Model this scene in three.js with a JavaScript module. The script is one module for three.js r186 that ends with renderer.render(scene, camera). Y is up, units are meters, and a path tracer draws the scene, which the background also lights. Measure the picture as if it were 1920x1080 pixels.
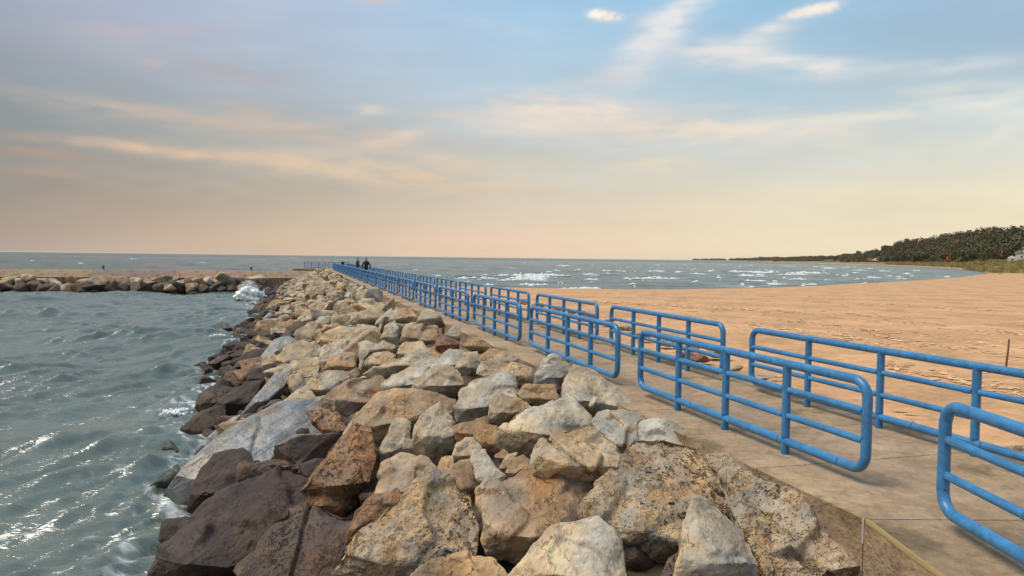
import * as THREE from 'three';
import { ConvexGeometry } from 'three/addons/geometries/ConvexGeometry.js';
import { MarchingCubes } from 'three/addons/objects/MarchingCubes.js';
import { ImprovedNoise } from 'three/addons/math/ImprovedNoise.js';
import { mergeGeometries, mergeVertices } from 'three/addons/utils/BufferGeometryUtils.js';

// ---------------------------------------------------------------- camera, sky, sun, exposure
const R = Math.PI / 180, F = 1390, YAW = 16.24;
const scene = new THREE.Scene();
const camera = new THREE.PerspectiveCamera(2 * Math.atan(540 / F) / R, 16 / 9, 0.1, 60000);
camera.rotation.order = 'YXZ';
camera.position.set(0, 2.04, 0);
camera.rotation.set(-2.344 * R, -YAW * R, 0.71 * R);
camera.updateMatrixWorld(true);
const EXPOSURE = 1.3;
const renderer = new THREE.WebGLRenderer({ antialias: true });
renderer.setSize(1024, 576);
renderer.toneMapping = THREE.LinearToneMapping;
renderer.toneMappingExposure = EXPOSURE;
renderer.shadowMap.enabled = true;
const sun = new THREE.DirectionalLight(new THREE.Color(1, 0.92, 0.80), 2.9);
sun.position.set(-72, 122, -45); sun.target.position.set(0, 0, -30);
sun.castShadow = true; sun.shadow.radius = 72; sun.shadow.mapSize.set(4096, 4096);
Object.assign(sun.shadow.camera, { left: -80, right: 80, top: 90, bottom: -90, near: 1, far: 400 });
scene.add(sun, sun.target);

// helpers: random, noise
function rng(seed) { let a = seed >>> 0; return () => { a = (a + 0x6D2B79F5) | 0; let t = Math.imul(a ^ (a >>> 15), 1 | a); t = (t + Math.imul(t ^ (t >>> 7), 61 | t)) ^ t; return ((t ^ (t >>> 14)) >>> 0) / 4294967296; }; }
const PN = new ImprovedNoise(), n3 = (x, y, z) => PN.noise(x, y, z);
const fbm = (x, y, z, o = 4) => { let s = 0, a = 0.5, f = 1; for (let i = 0; i < o; i++) { s += a * n3(x * f + 7.3 * i, y * f + 3.1 * i, z * f - 5.7 * i); a *= 0.5; f *= 2.03; } return s; };
const clamp = (x, a = 0, b = 1) => Math.min(b, Math.max(a, x)), mix = (a, b, t) => a + (b - a) * t;
const sstep = (a, b, x) => { const t = clamp((x - a) / (b - a)); return t * t * (3 - 2 * t); };
const lin = (c) => { c /= 255; return c <= 0.04045 ? c / 12.92 : ((c + 0.055) / 1.055) ** 2.4; };
const interp = (xs, ys, x) => { if (x <= xs[0]) return ys[0]; for (let i = 1; i < xs.length; i++) if (x <= xs[i]) return mix(ys[i - 1], ys[i], (x - xs[i - 1]) / (xs[i] - xs[i - 1])); return ys[ys.length - 1]; };
const horizonAt = (px) => 471.2 + 0.0124 * px;

// the sky: air colours by bearing and height, thin cloud streaks in it
{
  const A = (px) => Math.atan((px - 960) / F) / R, E = (px, py) => Math.atan((horizonAt(px) - py) / F * Math.cos(A(px) * R)) / R;
  const AZ = [-34.6, -19, 0, 19, 34.6], EL = [0.4, 4.6, 9.3, 14, 18.8, 45, 90];
  const G = [
    [[176, 157, 142], [211, 184, 157], [239, 207, 176], [238, 221, 186], [238, 223, 190]],
    [[152, 144, 134], [180, 170, 156], [212, 202, 184], [228, 217, 192], [236, 225, 197]],
    [[140, 150, 154], [166, 176, 178], [188, 199, 203], [190, 205, 210], [198, 211, 214]],
    [[158, 166, 180], [177, 189, 205], [180, 203, 220], [166, 196, 214], [161, 187, 206]],
    [[166, 172, 195], [179, 190, 212], [165, 200, 228], [150, 192, 221], [160, 185, 214]],
    [[163, 178, 204], [168, 186, 212], [160, 192, 222], [155, 190, 220], [160, 186, 214]],
    [[160, 184, 212], [160, 184, 212], [160, 184, 212], [160, 184, 212], [160, 184, 212]]].map((r) => r.map((c) => c.map(lin)));
  const mean = G.map((r) => [0, 1, 2].map((k) => r.reduce((s, c) => s + c[k], 0) / 5));
  // cloud strokes: x, y, half length, half thickness (photo pixels), slope in degrees, colour, strength
  const C = [
    [330, 222, 260, 20, 4, [196, 180, 168], .8], [470, 203, 60, 16, 0, [188, 178, 172], .8], [640, 248, 230, 36, 5, [202, 186, 174], .85],
    [340, 287, 200, 10, 2, [216, 188, 162], .95], [520, 303, 160, 14, 5, [214, 190, 164], .9], [760, 325, 260, 34, 4, [222, 200, 174], .9], [860, 300, 90, 14, 5, [228, 206, 182], .7],
    [688, 206, 36, 11, -6, [218, 206, 194], .8], [735, 258, 60, 14, -14, [226, 207, 188], .9], [820, 216, 90, 12, 2, [206, 200, 192], .6], [130, 330, 110, 8, 2, [184, 162, 144], .6],
    [60, 286, 120, 10, 2, [176, 154, 140], .6], [1070, 208, 170, 34, 3, [232, 217, 205], 1.1], [1010, 235, 120, 30, 3, [228, 214, 202], .8], [1300, 243, 270, 34, 3, [230, 218, 202], .95],
    [1470, 245, 110, 14, 2, [232, 220, 204], .8], [1225, 310, 80, 16, 0, [234, 218, 192], .75], [1590, 218, 190, 14, 0, [228, 224, 212], .85], [1380, 200, 120, 7, 2, [206, 212, 208], .6],
    [1860, 188, 120, 34, 10, [224, 224, 216], .85], [1855, 250, 45, 14, -30, [228, 226, 214], .6], [1700, 270, 240, 30, 0, [222, 222, 208], .5],
    [1245, 48, 90, 30, -34, [226, 227, 228], 1.1], [1185, 95, 60, 34, -50, [224, 223, 224], .9], [1120, 150, 110, 26, -12, [212, 212, 212], .5],
    [1340, 102, 80, 24, 4, [228, 224, 220], 1], [1420, 72, 75, 20, -22, [218, 220, 222], .9], [1480, 122, 130, 17, 7, [224, 223, 220], 1],
    [1660, 134, 180, 10, 0, [206, 214, 216], .75], [1790, 131, 60, 6, -4, [214, 218, 220], .75],
    [1130, 36, 30, 9, 6, [244, 230, 218], 1.4], [1112, 31, 18, 9, 0, [250, 240, 230], 1.3], [1512, 23, 42, 9, -8, [248, 238, 228], 1.4], [1480, 31, 26, 7, -12, [238, 228, 218], 1.3], [1540, 21, 18, 7, 0, [244, 230, 220], 1.3],
    [300, 62, 90, 10, -10, [192, 180, 184], .6], [200, 58, 40, 13, -8, [190, 180, 186], .55], [290, 122, 22, 8, 0, [198, 186, 180], .7], [430, 140, 90, 16, 4, [180, 176, 180], .6],
    [330, 112, 220, 40, 4, [176, 173, 180], .5], [920, 52, 60, 8, 8, [198, 206, 218], .5], [1000, 300, 160, 24, 2, [210, 204, 186], .6], [720, 5, 40, 6, -4, [208, 192, 192], .8], [500, 350, 300, 20, 1, [190, 176, 158], .5],
  ].map(([x, y, l, t, s, c, a]) => ({ az: A(x), el: E(x, y), l: l / F / R, t: t / F / R, c: Math.cos(s * R), s: Math.sin(s * R), col: c.map(lin), a }));
  const W = 3072, H = 1536, data = new Float32Array(W * H * 4);
  for (let j = 0; j < H; j++) {
    const el = ((j + 0.5) / H - 0.5) * 180, e = Math.max(el, 0.4);
    let k = 0; while (k < EL.length - 2 && e > EL[k + 1]) k++;
    const ke = clamp((e - EL[k]) / (EL[k + 1] - EL[k]));
    for (let i = 0; i < W; i++) {
      const o = (j * W + i) * 4; data[o + 3] = 1;
      const u = ((i + 0.5) / W - 0.5) * 2 * Math.PI;            // atan2(z, x)
      let az = (Math.PI / 2 + u) / R - YAW;                     // bearing from the camera's heading
      az = ((az + 540) % 360) - 180;
      let m = 0; const a = clamp(az, AZ[0], AZ[4]); while (m < 3 && a > AZ[m + 1]) m++;
      const ka = (a - AZ[m]) / (AZ[m + 1] - AZ[m]), away = sstep(35, 110, Math.abs(az));
      let c = [0, 1, 2].map((q) => mix(mix(mix(G[k][m][q], G[k][m + 1][q], ka), mix(G[k + 1][m][q], G[k + 1][m + 1][q], ka), ke), mix(mean[k][q], mean[k + 1][q], ke), away));
      if (el > -1 && el < 60) {
        const wx = az + 1.7 * fbm(az * 0.08, el * 0.35, 1.5, 3), wy = el + 0.7 * fbm(az * 0.1 + 9, el * 0.4, 4.5, 3);
        if (Math.abs(az) < 40 && el < 24) for (const s of C) {
          const small = s.a > 1.2, dx = (small ? mix(az, wx, .3) : wx) - s.az, dy = (small ? mix(el, wy, .35) : wy) - s.el;
          if (Math.abs(dx) > s.l * 2.6 || Math.abs(dy) > s.t * 3 + s.l * 1.6) continue;
          const p = (dx * s.c - dy * s.s) / s.l, q = (dx * s.s + dy * s.c) / s.t, d = p * p + q * q * (q > 0 ? 1.9 : 0.8);
          if (d > 7) continue;
          const grain = small ? 1 + 1.6 * fbm(az * 2.2, el * 3.4, 8, 3) : clamp(0.85 + 1.8 * fbm(az * 0.35 + s.az, el * 1.5, s.el, 4), 0, 1.2);
          const w = clamp(s.a * Math.exp(-d * (small ? 1.5 : 1.1)) * grain);
          for (let z = 0; z < 3; z++) c[z] = mix(c[z], s.col[z], w);
        }
        const v = 1 + 0.1 * fbm(az * 0.09 + 3, el * 0.45, 20, 4);
        for (let z = 0; z < 3; z++) c[z] *= v;
      }
      for (let z = 0; z < 3; z++) c[z] *= 1.035;
      data[o] = c[0] / EXPOSURE; data[o + 1] = c[1] / EXPOSURE; data[o + 2] = c[2] / EXPOSURE;
    }
  }
  const t = new THREE.DataTexture(data, W, H, THREE.RGBAFormat, THREE.FloatType);
  t.mapping = THREE.EquirectangularReflectionMapping; t.magFilter = THREE.LinearFilter; t.needsUpdate = true;
  scene.background = t; scene.environment = t;
}

// ---------------------------------------------------------------- naming and placing helpers
const taken = {};
function numbered(n) { const k = taken[n] = (taken[n] ?? -1) + 1; return k ? n + '_' + String(k).padStart(3, '0') : n; }
const shade = (o) => { o.traverse((c) => { if (c.isMesh) c.castShadow = c.receiveShadow = true; }); return o; };
function add(o, name, label, category, group, kind) {
  o.name = numbered(name); o.userData = {};
  if (label) o.userData.label = label; if (category) o.userData.category = category; if (group) o.userData.group = group; if (kind) o.userData.kind = kind;
  scene.add(shade(o)); return o;
}
const structure = (o, name, label) => add(o, name, label, undefined, undefined, 'structure');
function part(parent, name, geo, mat, pos) { const m = new THREE.Mesh(geo, mat); m.name = name; if (pos) m.position.set(...pos); parent.add(m); return m; }
const ray = (px, py) => new THREE.Vector3((px - 960) / F, (540 - py) / F, -1).applyQuaternion(camera.quaternion);   // camera depth 1
function onPlane(px, py, y) { const d = ray(px, py), t = (y - camera.position.y) / d.y; return d.multiplyScalar(t).add(camera.position); }
function atDepth(px, z, y) { const d = ray(px, horizonAt(px)); d.multiplyScalar(z).add(camera.position); if (y !== undefined) d.y = y; return d; }
const camR = new THREE.Vector3(1, 0, 0).applyQuaternion(camera.quaternion), camU = new THREE.Vector3(0, 1, 0).applyQuaternion(camera.quaternion), camN = new THREE.Vector3(0, 0, 1).applyQuaternion(camera.quaternion);
const WATER = -3.0, RAIL_L = 4.97, RAIL_R = 6.89, EDGE_L = 4.34, EDGE_R = 7.35;

// ---------------------------------------------------------------- textures (grain, fine relief and stains only)
function tileNoise(N, cells, seed) {           // periodic value noise
  const r = rng(seed), L = new Float32Array(cells * cells).map(() => r() * 2 - 1), out = new Float32Array(N * N);
  for (let j = 0; j < N; j++) { const v = j / N * cells, v0 = Math.floor(v), fv = v - v0, sv = fv * fv * (3 - 2 * fv), a = (v0 % cells) * cells, b = ((v0 + 1) % cells) * cells;
    for (let i = 0; i < N; i++) { const u = i / N * cells, u0 = Math.floor(u), fu = u - u0, su = fu * fu * (3 - 2 * fu), p = u0 % cells, q = (u0 + 1) % cells;
      out[j * N + i] = mix(mix(L[a + p], L[a + q], su), mix(L[b + p], L[b + q], su), sv); } }
  return out;
}
function tileFbm(N, cells, oct, seed, gain = 0.5) { const out = new Float32Array(N * N); let a = 1; for (let o = 0; o < oct && cells << o <= N / 2; o++) { const t = tileNoise(N, cells << o, seed + o * 17); for (let i = 0; i < out.length; i++) out[i] += a * t[i]; a *= gain; } return out; }
function tex(N, fn, srgb, rx = 1, ry = rx) {
  const d = new Uint8Array(N * N * 4);
  for (let i = 0; i < N * N; i++) { const c = fn(i, i % N, (i / N) | 0); d[i * 4] = clamp(c[0]) * 255; d[i * 4 + 1] = clamp(c[1]) * 255; d[i * 4 + 2] = clamp(c[2]) * 255; d[i * 4 + 3] = 255; }
  const t = new THREE.DataTexture(d, N, N); t.wrapS = t.wrapT = THREE.RepeatWrapping; t.magFilter = THREE.LinearFilter; t.minFilter = THREE.LinearMipmapLinearFilter; t.generateMipmaps = true;
  if (srgb) t.colorSpace = THREE.SRGBColorSpace; t.repeat.set(rx, ry); t.needsUpdate = true; return t;
}
const N1 = 1024;
const f1 = tileFbm(N1, 6, 7, 1, 0.62), f2 = tileFbm(N1, 10, 6, 50, 0.6), f3 = tileFbm(N1, 48, 4, 90, 0.7), f4 = tileFbm(N1, 4, 5, 130, 0.55);
// pitted stone and veined stone; 2 m tiles
const pits = (i) => sstep(0.1, 0.9, f3[i] + 0.5 * f2[i]), veins = (i) => sstep(0.09, 0.0, Math.abs(f2[i])) * sstep(0, 0.7, f4[i]);
const mapPit = tex(N1, (i) => { const p = pits(i), v = 0.84 + 0.12 * f1[i] - 0.5 * p * sstep(-0.4, 0.6, f4[i]), w = 0.09 * f2[i]; return [v + w * 0.6, v * 0.985, v * 0.96 - w]; }, true, 0.5);
const bumpPit = tex(N1, (i) => { const v = 0.62 + 0.18 * f1[i] - 0.42 * pits(i) + 0.06 * f3[i]; return [v, v, v]; }, false, 0.5);
const mapVein = tex(N1, (i) => { const v = 0.86 + 0.13 * f1[i] - 0.34 * veins(i) - 0.12 * sstep(0.5, 1.1, f3[i]), w = 0.12 * f4[i]; return [v + w * 0.5, v * 0.985, v * 0.965 - w * 0.7]; }, true, 0.5);
const bumpVein = tex(N1, (i) => { const v = 0.6 + 0.26 * f1[i] - 0.35 * veins(i) + 0.05 * f3[i]; return [v, v, v]; }, false, 0.5);
const mapConcrete = tex(N1, (i, x, y) => { const v = 0.86 + 0.07 * f1[i] + 0.05 * f3[i] - 0.2 * sstep(0.35, 1.1, f4[i]) - 0.08 * sstep(0.7, 1.2, f2[i]); return [v, v * 0.985, v * 0.95 - 0.03 * f4[i]]; }, true, 0.35);
const bumpConcrete = tex(N1, (i) => { const v = 0.5 + 0.2 * f3[i] + 0.15 * f1[i]; return [v, v, v]; }, false, 0.35);
// sand: wind-smoothed grain with combed streaks and bits of washed-up debris
const sx = new Float32Array(N1 * N1); { const a = tileNoise(N1, 128, 301), b = tileNoise(N1, 64, 302), c = tileNoise(N1, 256, 303);
  for (let y = 0; y < N1; y++) for (let x = 0; x < N1; x++) { const X = (x >> 3), i = y * N1 + x; sx[i] = a[y * N1 + ((X + N1) % N1)] * 0.6 + b[y * N1 + (x >> 2)] * 0.5 + c[y * N1 + (x >> 1)] * 0.35; } }
const mapSand = tex(N1, (i) => { const s = sstep(0.55, 0.95, sx[i] * sstep(-.1, .7, f4[i]) + 0.22 * f3[i]), v = 0.86 + 0.05 * f3[i] + 0.06 * f1[i] + 0.015 * sx[i] - 0.36 * s; return [v, v - 0.03 * s, v - 0.05 * s]; }, true, 0.11);
const bumpSand = tex(N1, (i) => { const v = 0.55 + 0.13 * sx[i] * sstep(-.5, .6, f4[i]) + 0.14 * f3[i] + 0.12 * f1[i]; return [v, v, v]; }, false, 0.11);
const bumpWater = tex(N1, (i) => { const v = 0.5 + 0.24 * (1 - 2.2 * Math.abs(f2[i] * 0.5)) + 0.12 * f1[i]; return [v, v, v]; }, false, 0.22);
const bumpHarbour = bumpWater.clone(); bumpHarbour.repeat.set(.1, .36); bumpHarbour.needsUpdate = true;
const bumpSurf = bumpWater.clone(); bumpSurf.repeat.set(.05, .14); bumpSurf.needsUpdate = true;
const lakeTone = tex(N1, (i) => { const v = 0.80 + 0.17 * f1[i] + 0.08 * f3[i]; return [v * 0.97, v, v * 0.985]; }, true, 0.011, 0.045);
const bumpLake = tex(N1, (i) => { const v = 0.5 + 0.22 * f1[i] + 0.1 * f3[i]; return [v, v, v]; }, false, 0.008, 0.03);

const std = (o) => new THREE.MeshStandardMaterial(o), rgb = (r, g, b) => new THREE.Color().setRGB(r, g, b);
const stone = (c, kind, rough = 0.9, bump = 0.02) => std({ color: rgb(...c), map: kind ? mapPit : mapVein, bumpMap: kind ? bumpPit : bumpVein, bumpScale: bump, roughness: rough, vertexColors: true });
const TONE = {
  t: stone([.54, .415, .27], 0, .92, .036), c: stone([.57, .46, .32], 0, .92, .032), g: stone([.505, .425, .315], 0, .9, .032), b: stone([.45, .31, .185], 0, .92, .036), p: stone([.51, .385, .25], 1, .95, .055),
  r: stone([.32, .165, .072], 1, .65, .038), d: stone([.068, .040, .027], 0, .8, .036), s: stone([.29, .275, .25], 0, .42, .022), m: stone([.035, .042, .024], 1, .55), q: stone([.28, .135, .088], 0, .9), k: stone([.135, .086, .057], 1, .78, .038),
};
const mapPaint = tex(N1, (i) => { const v = .90 + .07 * f1[i] + .04 * f3[i], c = sstep(1.42, 1.5, f2[i] + .35 * f3[i]); return [mix(v, .95, c), mix(v, .52, c), mix(v, .3, c)]; }, true, 1.1);
const blue = std({ color: rgb(.045, .215, .45), map: mapPaint, roughness: 0.36, bumpMap: bumpConcrete, bumpScale: .0015 });
const concrete = std({ color: rgb(.44, .31, .195), map: mapConcrete, bumpMap: bumpConcrete, bumpScale: .012, roughness: .92 });
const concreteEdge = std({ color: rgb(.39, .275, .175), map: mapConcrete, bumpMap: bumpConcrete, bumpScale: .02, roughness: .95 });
const jettyConcrete = std({ color: rgb(.31, .215, .145), map: mapConcrete, roughness: .95 });
const sprayMat = std({ color: rgb(.88, .89, .88), roughness: 1 });
const foamMat = std({ color: rgb(.54, .57, .56), roughness: 1 });

// ---------------------------------------------------------------- water
function grid(xs, vs, height, keep, colour) {
  const nx = xs.length, nv = vs.length, pos = new Float32Array(nx * nv * 3), uv = new Float32Array(nx * nv * 2), col = colour && new Float32Array(nx * nv * 3), idx = [];
  for (let j = 0; j < nv; j++) for (let i = 0; i < nx; i++) {
    const k = j * nx + i, x = xs[i], v = vs[j], p = height(x, v); pos[k * 3] = x; pos[k * 3 + 1] = p; pos[k * 3 + 2] = -v; uv[k * 2] = x; uv[k * 2 + 1] = v;
    if (col) { const c = colour(x, v, p); col[k * 3] = c[0]; col[k * 3 + 1] = c[1]; col[k * 3 + 2] = c[2]; }
  }
  for (let j = 0; j < nv - 1; j++) for (let i = 0; i < nx - 1; i++) { if (keep && !keep(xs[i], vs[j], xs[i + 1], vs[j + 1])) continue; const a = j * nx + i; idx.push(a, a + 1, a + nx, a + 1, a + nx + 1, a + nx); }
  const g = new THREE.BufferGeometry(); g.setAttribute('position', new THREE.BufferAttribute(pos, 3)); g.setAttribute('uv', new THREE.BufferAttribute(uv, 2)); if (col) g.setAttribute('color', new THREE.BufferAttribute(col, 3)); g.setIndex(idx); g.computeVertexNormals(); return g;
}
const graded = (a, b, n, fn) => Array.from({ length: n + 1 }, (_, i) => mix(a, b, fn(i / n)));
const waterLine = (v) => -3.3 + 1.0 * sstep(26, 14, v) + 0.5 * n3(v * 0.13, 4.2, 0);
const crest = (q) => { const s = 1 - Math.abs(Math.sin(q)); return s * s; };
const WAVES = (() => { const r = rng(8), out = []; for (const L of [5.2, 3.7, 2.8, 2.1, 1.6, 1.25, .95, .74, .57, .45, .35, .27]) for (let i = 0; i < 3; i++) { const a = 2.31 + (r() + r() - 1) * .62 * (1 + .25 / L), l = L * (.85 + .3 * r()); out.push([Math.cos(a) * 6.283 / l, Math.sin(a) * 6.283 / l, r() * 6.283, l * (L > 2.5 ? .02 : L > .8 ? .05 : .07), l]); } return out; })();
function chop(x, v) {
  const w = 1.5 * n3(x * .16, v * .16, 1), w2 = 1.5 * n3(x * .3, v * .3, 7), g1 = .75 + .8 * n3(x * .11, v * .11, 19), g2 = .7 + 1.1 * n3(x * .23, v * .23, 31); let h = 0;
  for (const [kx, kv, p, a, l] of WAVES) { if (l < .8 && v > 62 || l < .5 && v > 36) continue; h += a * (l > 1.3 ? g1 : g2) * Math.exp(1.15 * Math.sin(kx * x + kv * v + p + (l > 1.3 ? w : w2)) - 1.15); }
  return h - .62;
}
{
  const xs = graded(-95, 3, 640, (t) => { const s = 1 - t; return 1 - (0.25 * s + 0.75 * s * s * s); }), vs = graded(6, 114, 1000, (t) => 0.38 * t + 0.62 * t * t);
  const col = (x, v, y) => {
    const d = waterLine(v) - x, near = Math.exp(-Math.max(d, 0) / 1.7), streak = fbm(x * 1.7 + 0.4 * v, v * 1.1 + n3(x * .5, v * .5, 3), 41, 4) + 0.7 * fbm(x * 4.6, v * 5.2, 45, 3);
    const corner = Math.exp(-((v - 100) ** 2) / 500) * Math.exp(-Math.max(d, 0) / 14);
    const f = sstep(0.3, 0.62, streak + 0.5 * near - 0.17 + 0.35 * corner) * clamp(near * .95 + 1.1 * corner);
    const g = 1 + .35 * fbm(x * .08, v * .08, 60, 3);
    return [mix(.106 * g, .68, f), mix(.128 * g, .71, f), mix(.096 * g, .70, f)];
  };
  const g = grid(xs, vs, (x, v) => WATER + chop(x, v), null, col);
  structure(new THREE.Mesh(g, new THREE.MeshPhysicalMaterial({ color: 0xffffff, vertexColors: true, roughness: .09, ior: 1.95, bumpMap: bumpHarbour, bumpScale: .06 })), 'harbour_water', 'choppy grey green harbour water inside the jetty');
}
function swell(x, v) {
  const wx = x + 6 * n3(x * .03, v * .03, 2), wv = v + 5 * n3(x * .025, v * .04, 9), a = wx * -.25 + wv * .97, b = wx * .1 + wv;
  return 0.42 * crest(a * .2) * (0.55 + 0.9 * n3(x * .03, v * .05, 5)) + 0.2 * crest(b * .47 + n3(x * .05, v * .1, 8) * 2) + 0.35 * fbm(x * .09, v * .2, 31, 4) - .1;
}
{
  const xs = graded(-420, 760, 420, (t) => { const s = 2 * t - 1; return 0.5 + 0.5 * (0.35 * s + 0.65 * s * s * s) - 0.08 * (1 - s * s); }), vs = graded(66, 1100, 420, (t) => .22 * t + .78 * t * t);
  const fade = (x, v) => sstep(-420, -330, x) * sstep(760, 640, x) * sstep(1100, 800, v);
  const lake = new THREE.MeshPhysicalMaterial({ color: rgb(.125, .148, .115), map: lakeTone, roughness: .2, ior: 1.6, bumpMap: bumpSurf, bumpScale: .3 });
  const g = grid(xs, vs, (x, v) => WATER + fade(x, v) * swell(x, v), (x0, v0, x1, v1) => !(x0 < 7.4 && v0 < 116));
  const far = []; const L = 9500;
  for (const [x0, x1, v0, v1] of [[-L, L, 1100, L], [-L, -420, 66, 1100], [760, L, 66, 1100]]) far.push(grid(graded(x0, x1, 40, (t) => t), graded(v0, v1, 60, (t) => t * t), () => WATER));
  const mesh = new THREE.Mesh(g, lake); structure(mesh, 'lake_water', 'grey green lake with rolling surf beside the beach');
  structure(new THREE.Mesh(mergeGeometries(far), std({ color: rgb(.13, .155, .125), map: lakeTone, roughness: .3, bumpMap: bumpLake, bumpScale: 1.2 })), 'open_lake', 'open lake reaching to the horizon');
}

// ---------------------------------------------------------------- beach and far shore
const shorePx = [[830, 538], [900, 543], [1000, 547], [1100, 548.5], [1250, 546.5], [1400, 543], [1520, 538], [1640, 531], [1740, 526], [1800, 521], [1845, 515], [1862, 510]];
const shore = [[4, 121], [14, 117], ...shorePx.map(([x, y]) => { const p = onPlane(x, y, WATER); return [p.x, -p.z]; })];
shore.push(...[[1835, 560], [1770, 760], [1700, 960], [1600, 1400], [1455, 2900]].map(([px, z]) => { const p = atDepth(px, z); return [p.x, -p.z]; }));
const landPoly = [...shore, [9000, 2000], [9000, -400], [4, -400]];
function landDist(x, v) {
  let d = 1e9, inside = false;
  for (let i = 0; i < shore.length - 1; i++) { const [ax, av] = shore[i], [bx, bv] = shore[i + 1], ex = bx - ax, ev = bv - av, t = clamp(((x - ax) * ex + (v - av) * ev) / (ex * ex + ev * ev)); d = Math.min(d, Math.hypot(x - ax - ex * t, v - av - ev * t)); }
  for (let i = 0, j = landPoly.length - 1; i < landPoly.length; j = i++) { const [xi, vi] = landPoly[i], [xj, vj] = landPoly[j]; if ((vi > v) !== (vj > v) && x < (xj - xi) * (v - vi) / (vj - vi) + xi) inside = !inside; }
  return inside ? d : -d;
}
const beachY = (x, v) => { const d = landDist(x, v) + 1.6 * n3(x * .05, v * .05, 3); return d > 0 ? WATER + 0.12 + 2.75 * (1 - Math.exp(-d / 34)) : WATER + 0.12 + Math.max(d * .07, -1.6); };
{
  const xs = [EDGE_R - 0.5, ...graded(EDGE_R - .2, 480, 330, (t) => .1 * t + .9 * t * t * t)], vs = graded(-24, 420, 360, (t) => { const s = t; return .3 * s + .7 * s * s; });
  const g = grid(xs, vs, (x, v) => {
    const near = clamp(1 - (x + v) / 260), track = 0.025 * Math.max(0, fbm((x * .93 + v * .3) * .12, (v * .95 - x * .3) * 1.3, 12, 4)) - .03 * sstep(.12, .3, fbm((x * .93 + v * .36) * .06, (v * .93 - x * .36) * .8, 77, 3));
    return beachY(x, v) - .1 * sstep(8.5, 7, x) + near * (track + .05 * fbm(x * .3, v * .3, 9, 3) + .03 * fbm(x * 1.6, v * 1.6, 14, 2));
  }, (x0, v0, x1, v1) => landDist(x1, v1) > -22 || landDist(x0, v0) > -22);
  const uv = g.attributes.uv; for (let i = 0; i < uv.count; i++) { const x = uv.getX(i), v = uv.getY(i); uv.setXY(i, x * .96 - v * .28 + .4 * n3(x * .1, v * .1, 1), v * .96 + x * .2 + .5 * n3(x * .06, v * .06, 2)); }
  structure(new THREE.Mesh(g, std({ color: rgb(.66, .37, .175), map: mapSand, bumpMap: bumpSand, bumpScale: .05, roughness: 1 })), 'sand_beach', 'orange tan sand beach beside the walkway');
}
const HX = [1300, 1380, 1455, 1520, 1600, 1660, 1725, 1806, 1866, 1917, 2100, 2500], ZS = [7800, 5200, 2850, 1946, 1400, 1100, 850, 560, 325, 285, 225, 185], ZG = [7900, 5300, 2900, 1980, 1430, 1050, 780, 521, 330, 290, 230, 190], ZT = [8000, 5400, 2960, 2100, 1500, 1200, 950, 700, 520, 450, 380, 320], ZR = [8400, 5800, 3200, 2350, 1700, 1400, 1150, 880, 680, 600, 520, 450];
const TOPX = [1290, 1340, 1400, 1454, 1508, 1568, 1584, 1625, 1655, 1698, 1720, 1760, 1793, 1822, 1858, 1877, 1901, 1917, 2100, 2500], TOPY = [487.4, 486, 484, 481, 477.5, 476, 472, 471, 460, 448, 449, 442, 437, 432.5, 426, 429, 426, 427, 424, 424];
const TOEX = [1300, 1455, 1508, 1568, 1671, 1779, 1860, 1917, 2500], TOEY = [487.6, 488.5, 489.2, 490, 492, 492, 488.5, 489, 494];
const TREE_H = 12;
function farPoint(px, t) {         // t: 0 shore, 1 foot of the grass, 2 foot of the wood, 3 ridge, 4 behind
  const zs = interp(HX, ZS, px), zg = Math.max(interp(HX, ZG, px), zs + 4), zt = interp(HX, ZT, px), zr = interp(HX, ZR, px), h = horizonAt(px);
  const near = px > 1806, p0 = atDepth(px, zs), ys = near ? Math.min(beachY(p0.x, -p0.z) - .3, -.3) : WATER - .4, yg = near ? ys + .55 : WATER + 1.4, yt = camera.position.y + (h - interp(TOEX, TOEY, px)) / F * zt, yr = Math.max(camera.position.y + (h - interp(TOPX, TOPY, px)) / F * zr - TREE_H * 1.0, yt + 2);
  const z = interp([0, 1, 2, 3, 4], [zs, zg, zt, zr, zr * 1.12], t), q = clamp(t - 2), y = t < 2 ? interp([0, 1, 2], [ys, yg, yt], t) : t < 3 ? mix(yt, yr, q * q * (3 - 2 * q) * .75 + q * .25) : mix(yr, yr - 8, t - 3);
  const p = atDepth(px, z, y); p.y += t > 1.1 ? fbm(p.x * .02, p.z * .02, 5, 3) * 2 * clamp(t - 1.1) : 0; return p;
}
function farStrip(t0, t1, nt, dx = 9) {
  const pos = [], uv = [], idx = []; let nx = 0;
  for (let px = 1296; px <= 2480; px += dx) { nx++; for (let k = 0; k <= nt; k++) { const p = farPoint(px, mix(t0, t1, k / nt)); pos.push(p.x, p.y, p.z); uv.push(p.x, -p.z); } }
  for (let i = 0; i < nx - 1; i++) for (let k = 0; k < nt; k++) { const a = i * (nt + 1) + k, b = a + nt + 1; idx.push(a, b, a + 1, b, b + 1, a + 1); }
  const g = new THREE.BufferGeometry(); g.setAttribute('position', new THREE.Float32BufferAttribute(pos, 3)); g.setAttribute('uv', new THREE.Float32BufferAttribute(uv, 2)); g.setIndex(idx); g.computeVertexNormals(); return g;
}
const farMap = mapConcrete.clone(); farMap.repeat.set(.012, .05); farMap.needsUpdate = true;
structure(new THREE.Mesh(farStrip(0, 1, 4), std({ color: rgb(.58, .40, .25), map: farMap, roughness: 1 })), 'far_beach', 'narrow pale beach curving along the far shore');
structure(new THREE.Mesh(farStrip(1, 2, 6), std({ color: rgb(.30, .225, .07), map: farMap, roughness: 1 })), 'grass_dune', 'low yellow green grassy dunes below the wooded hill');
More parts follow.
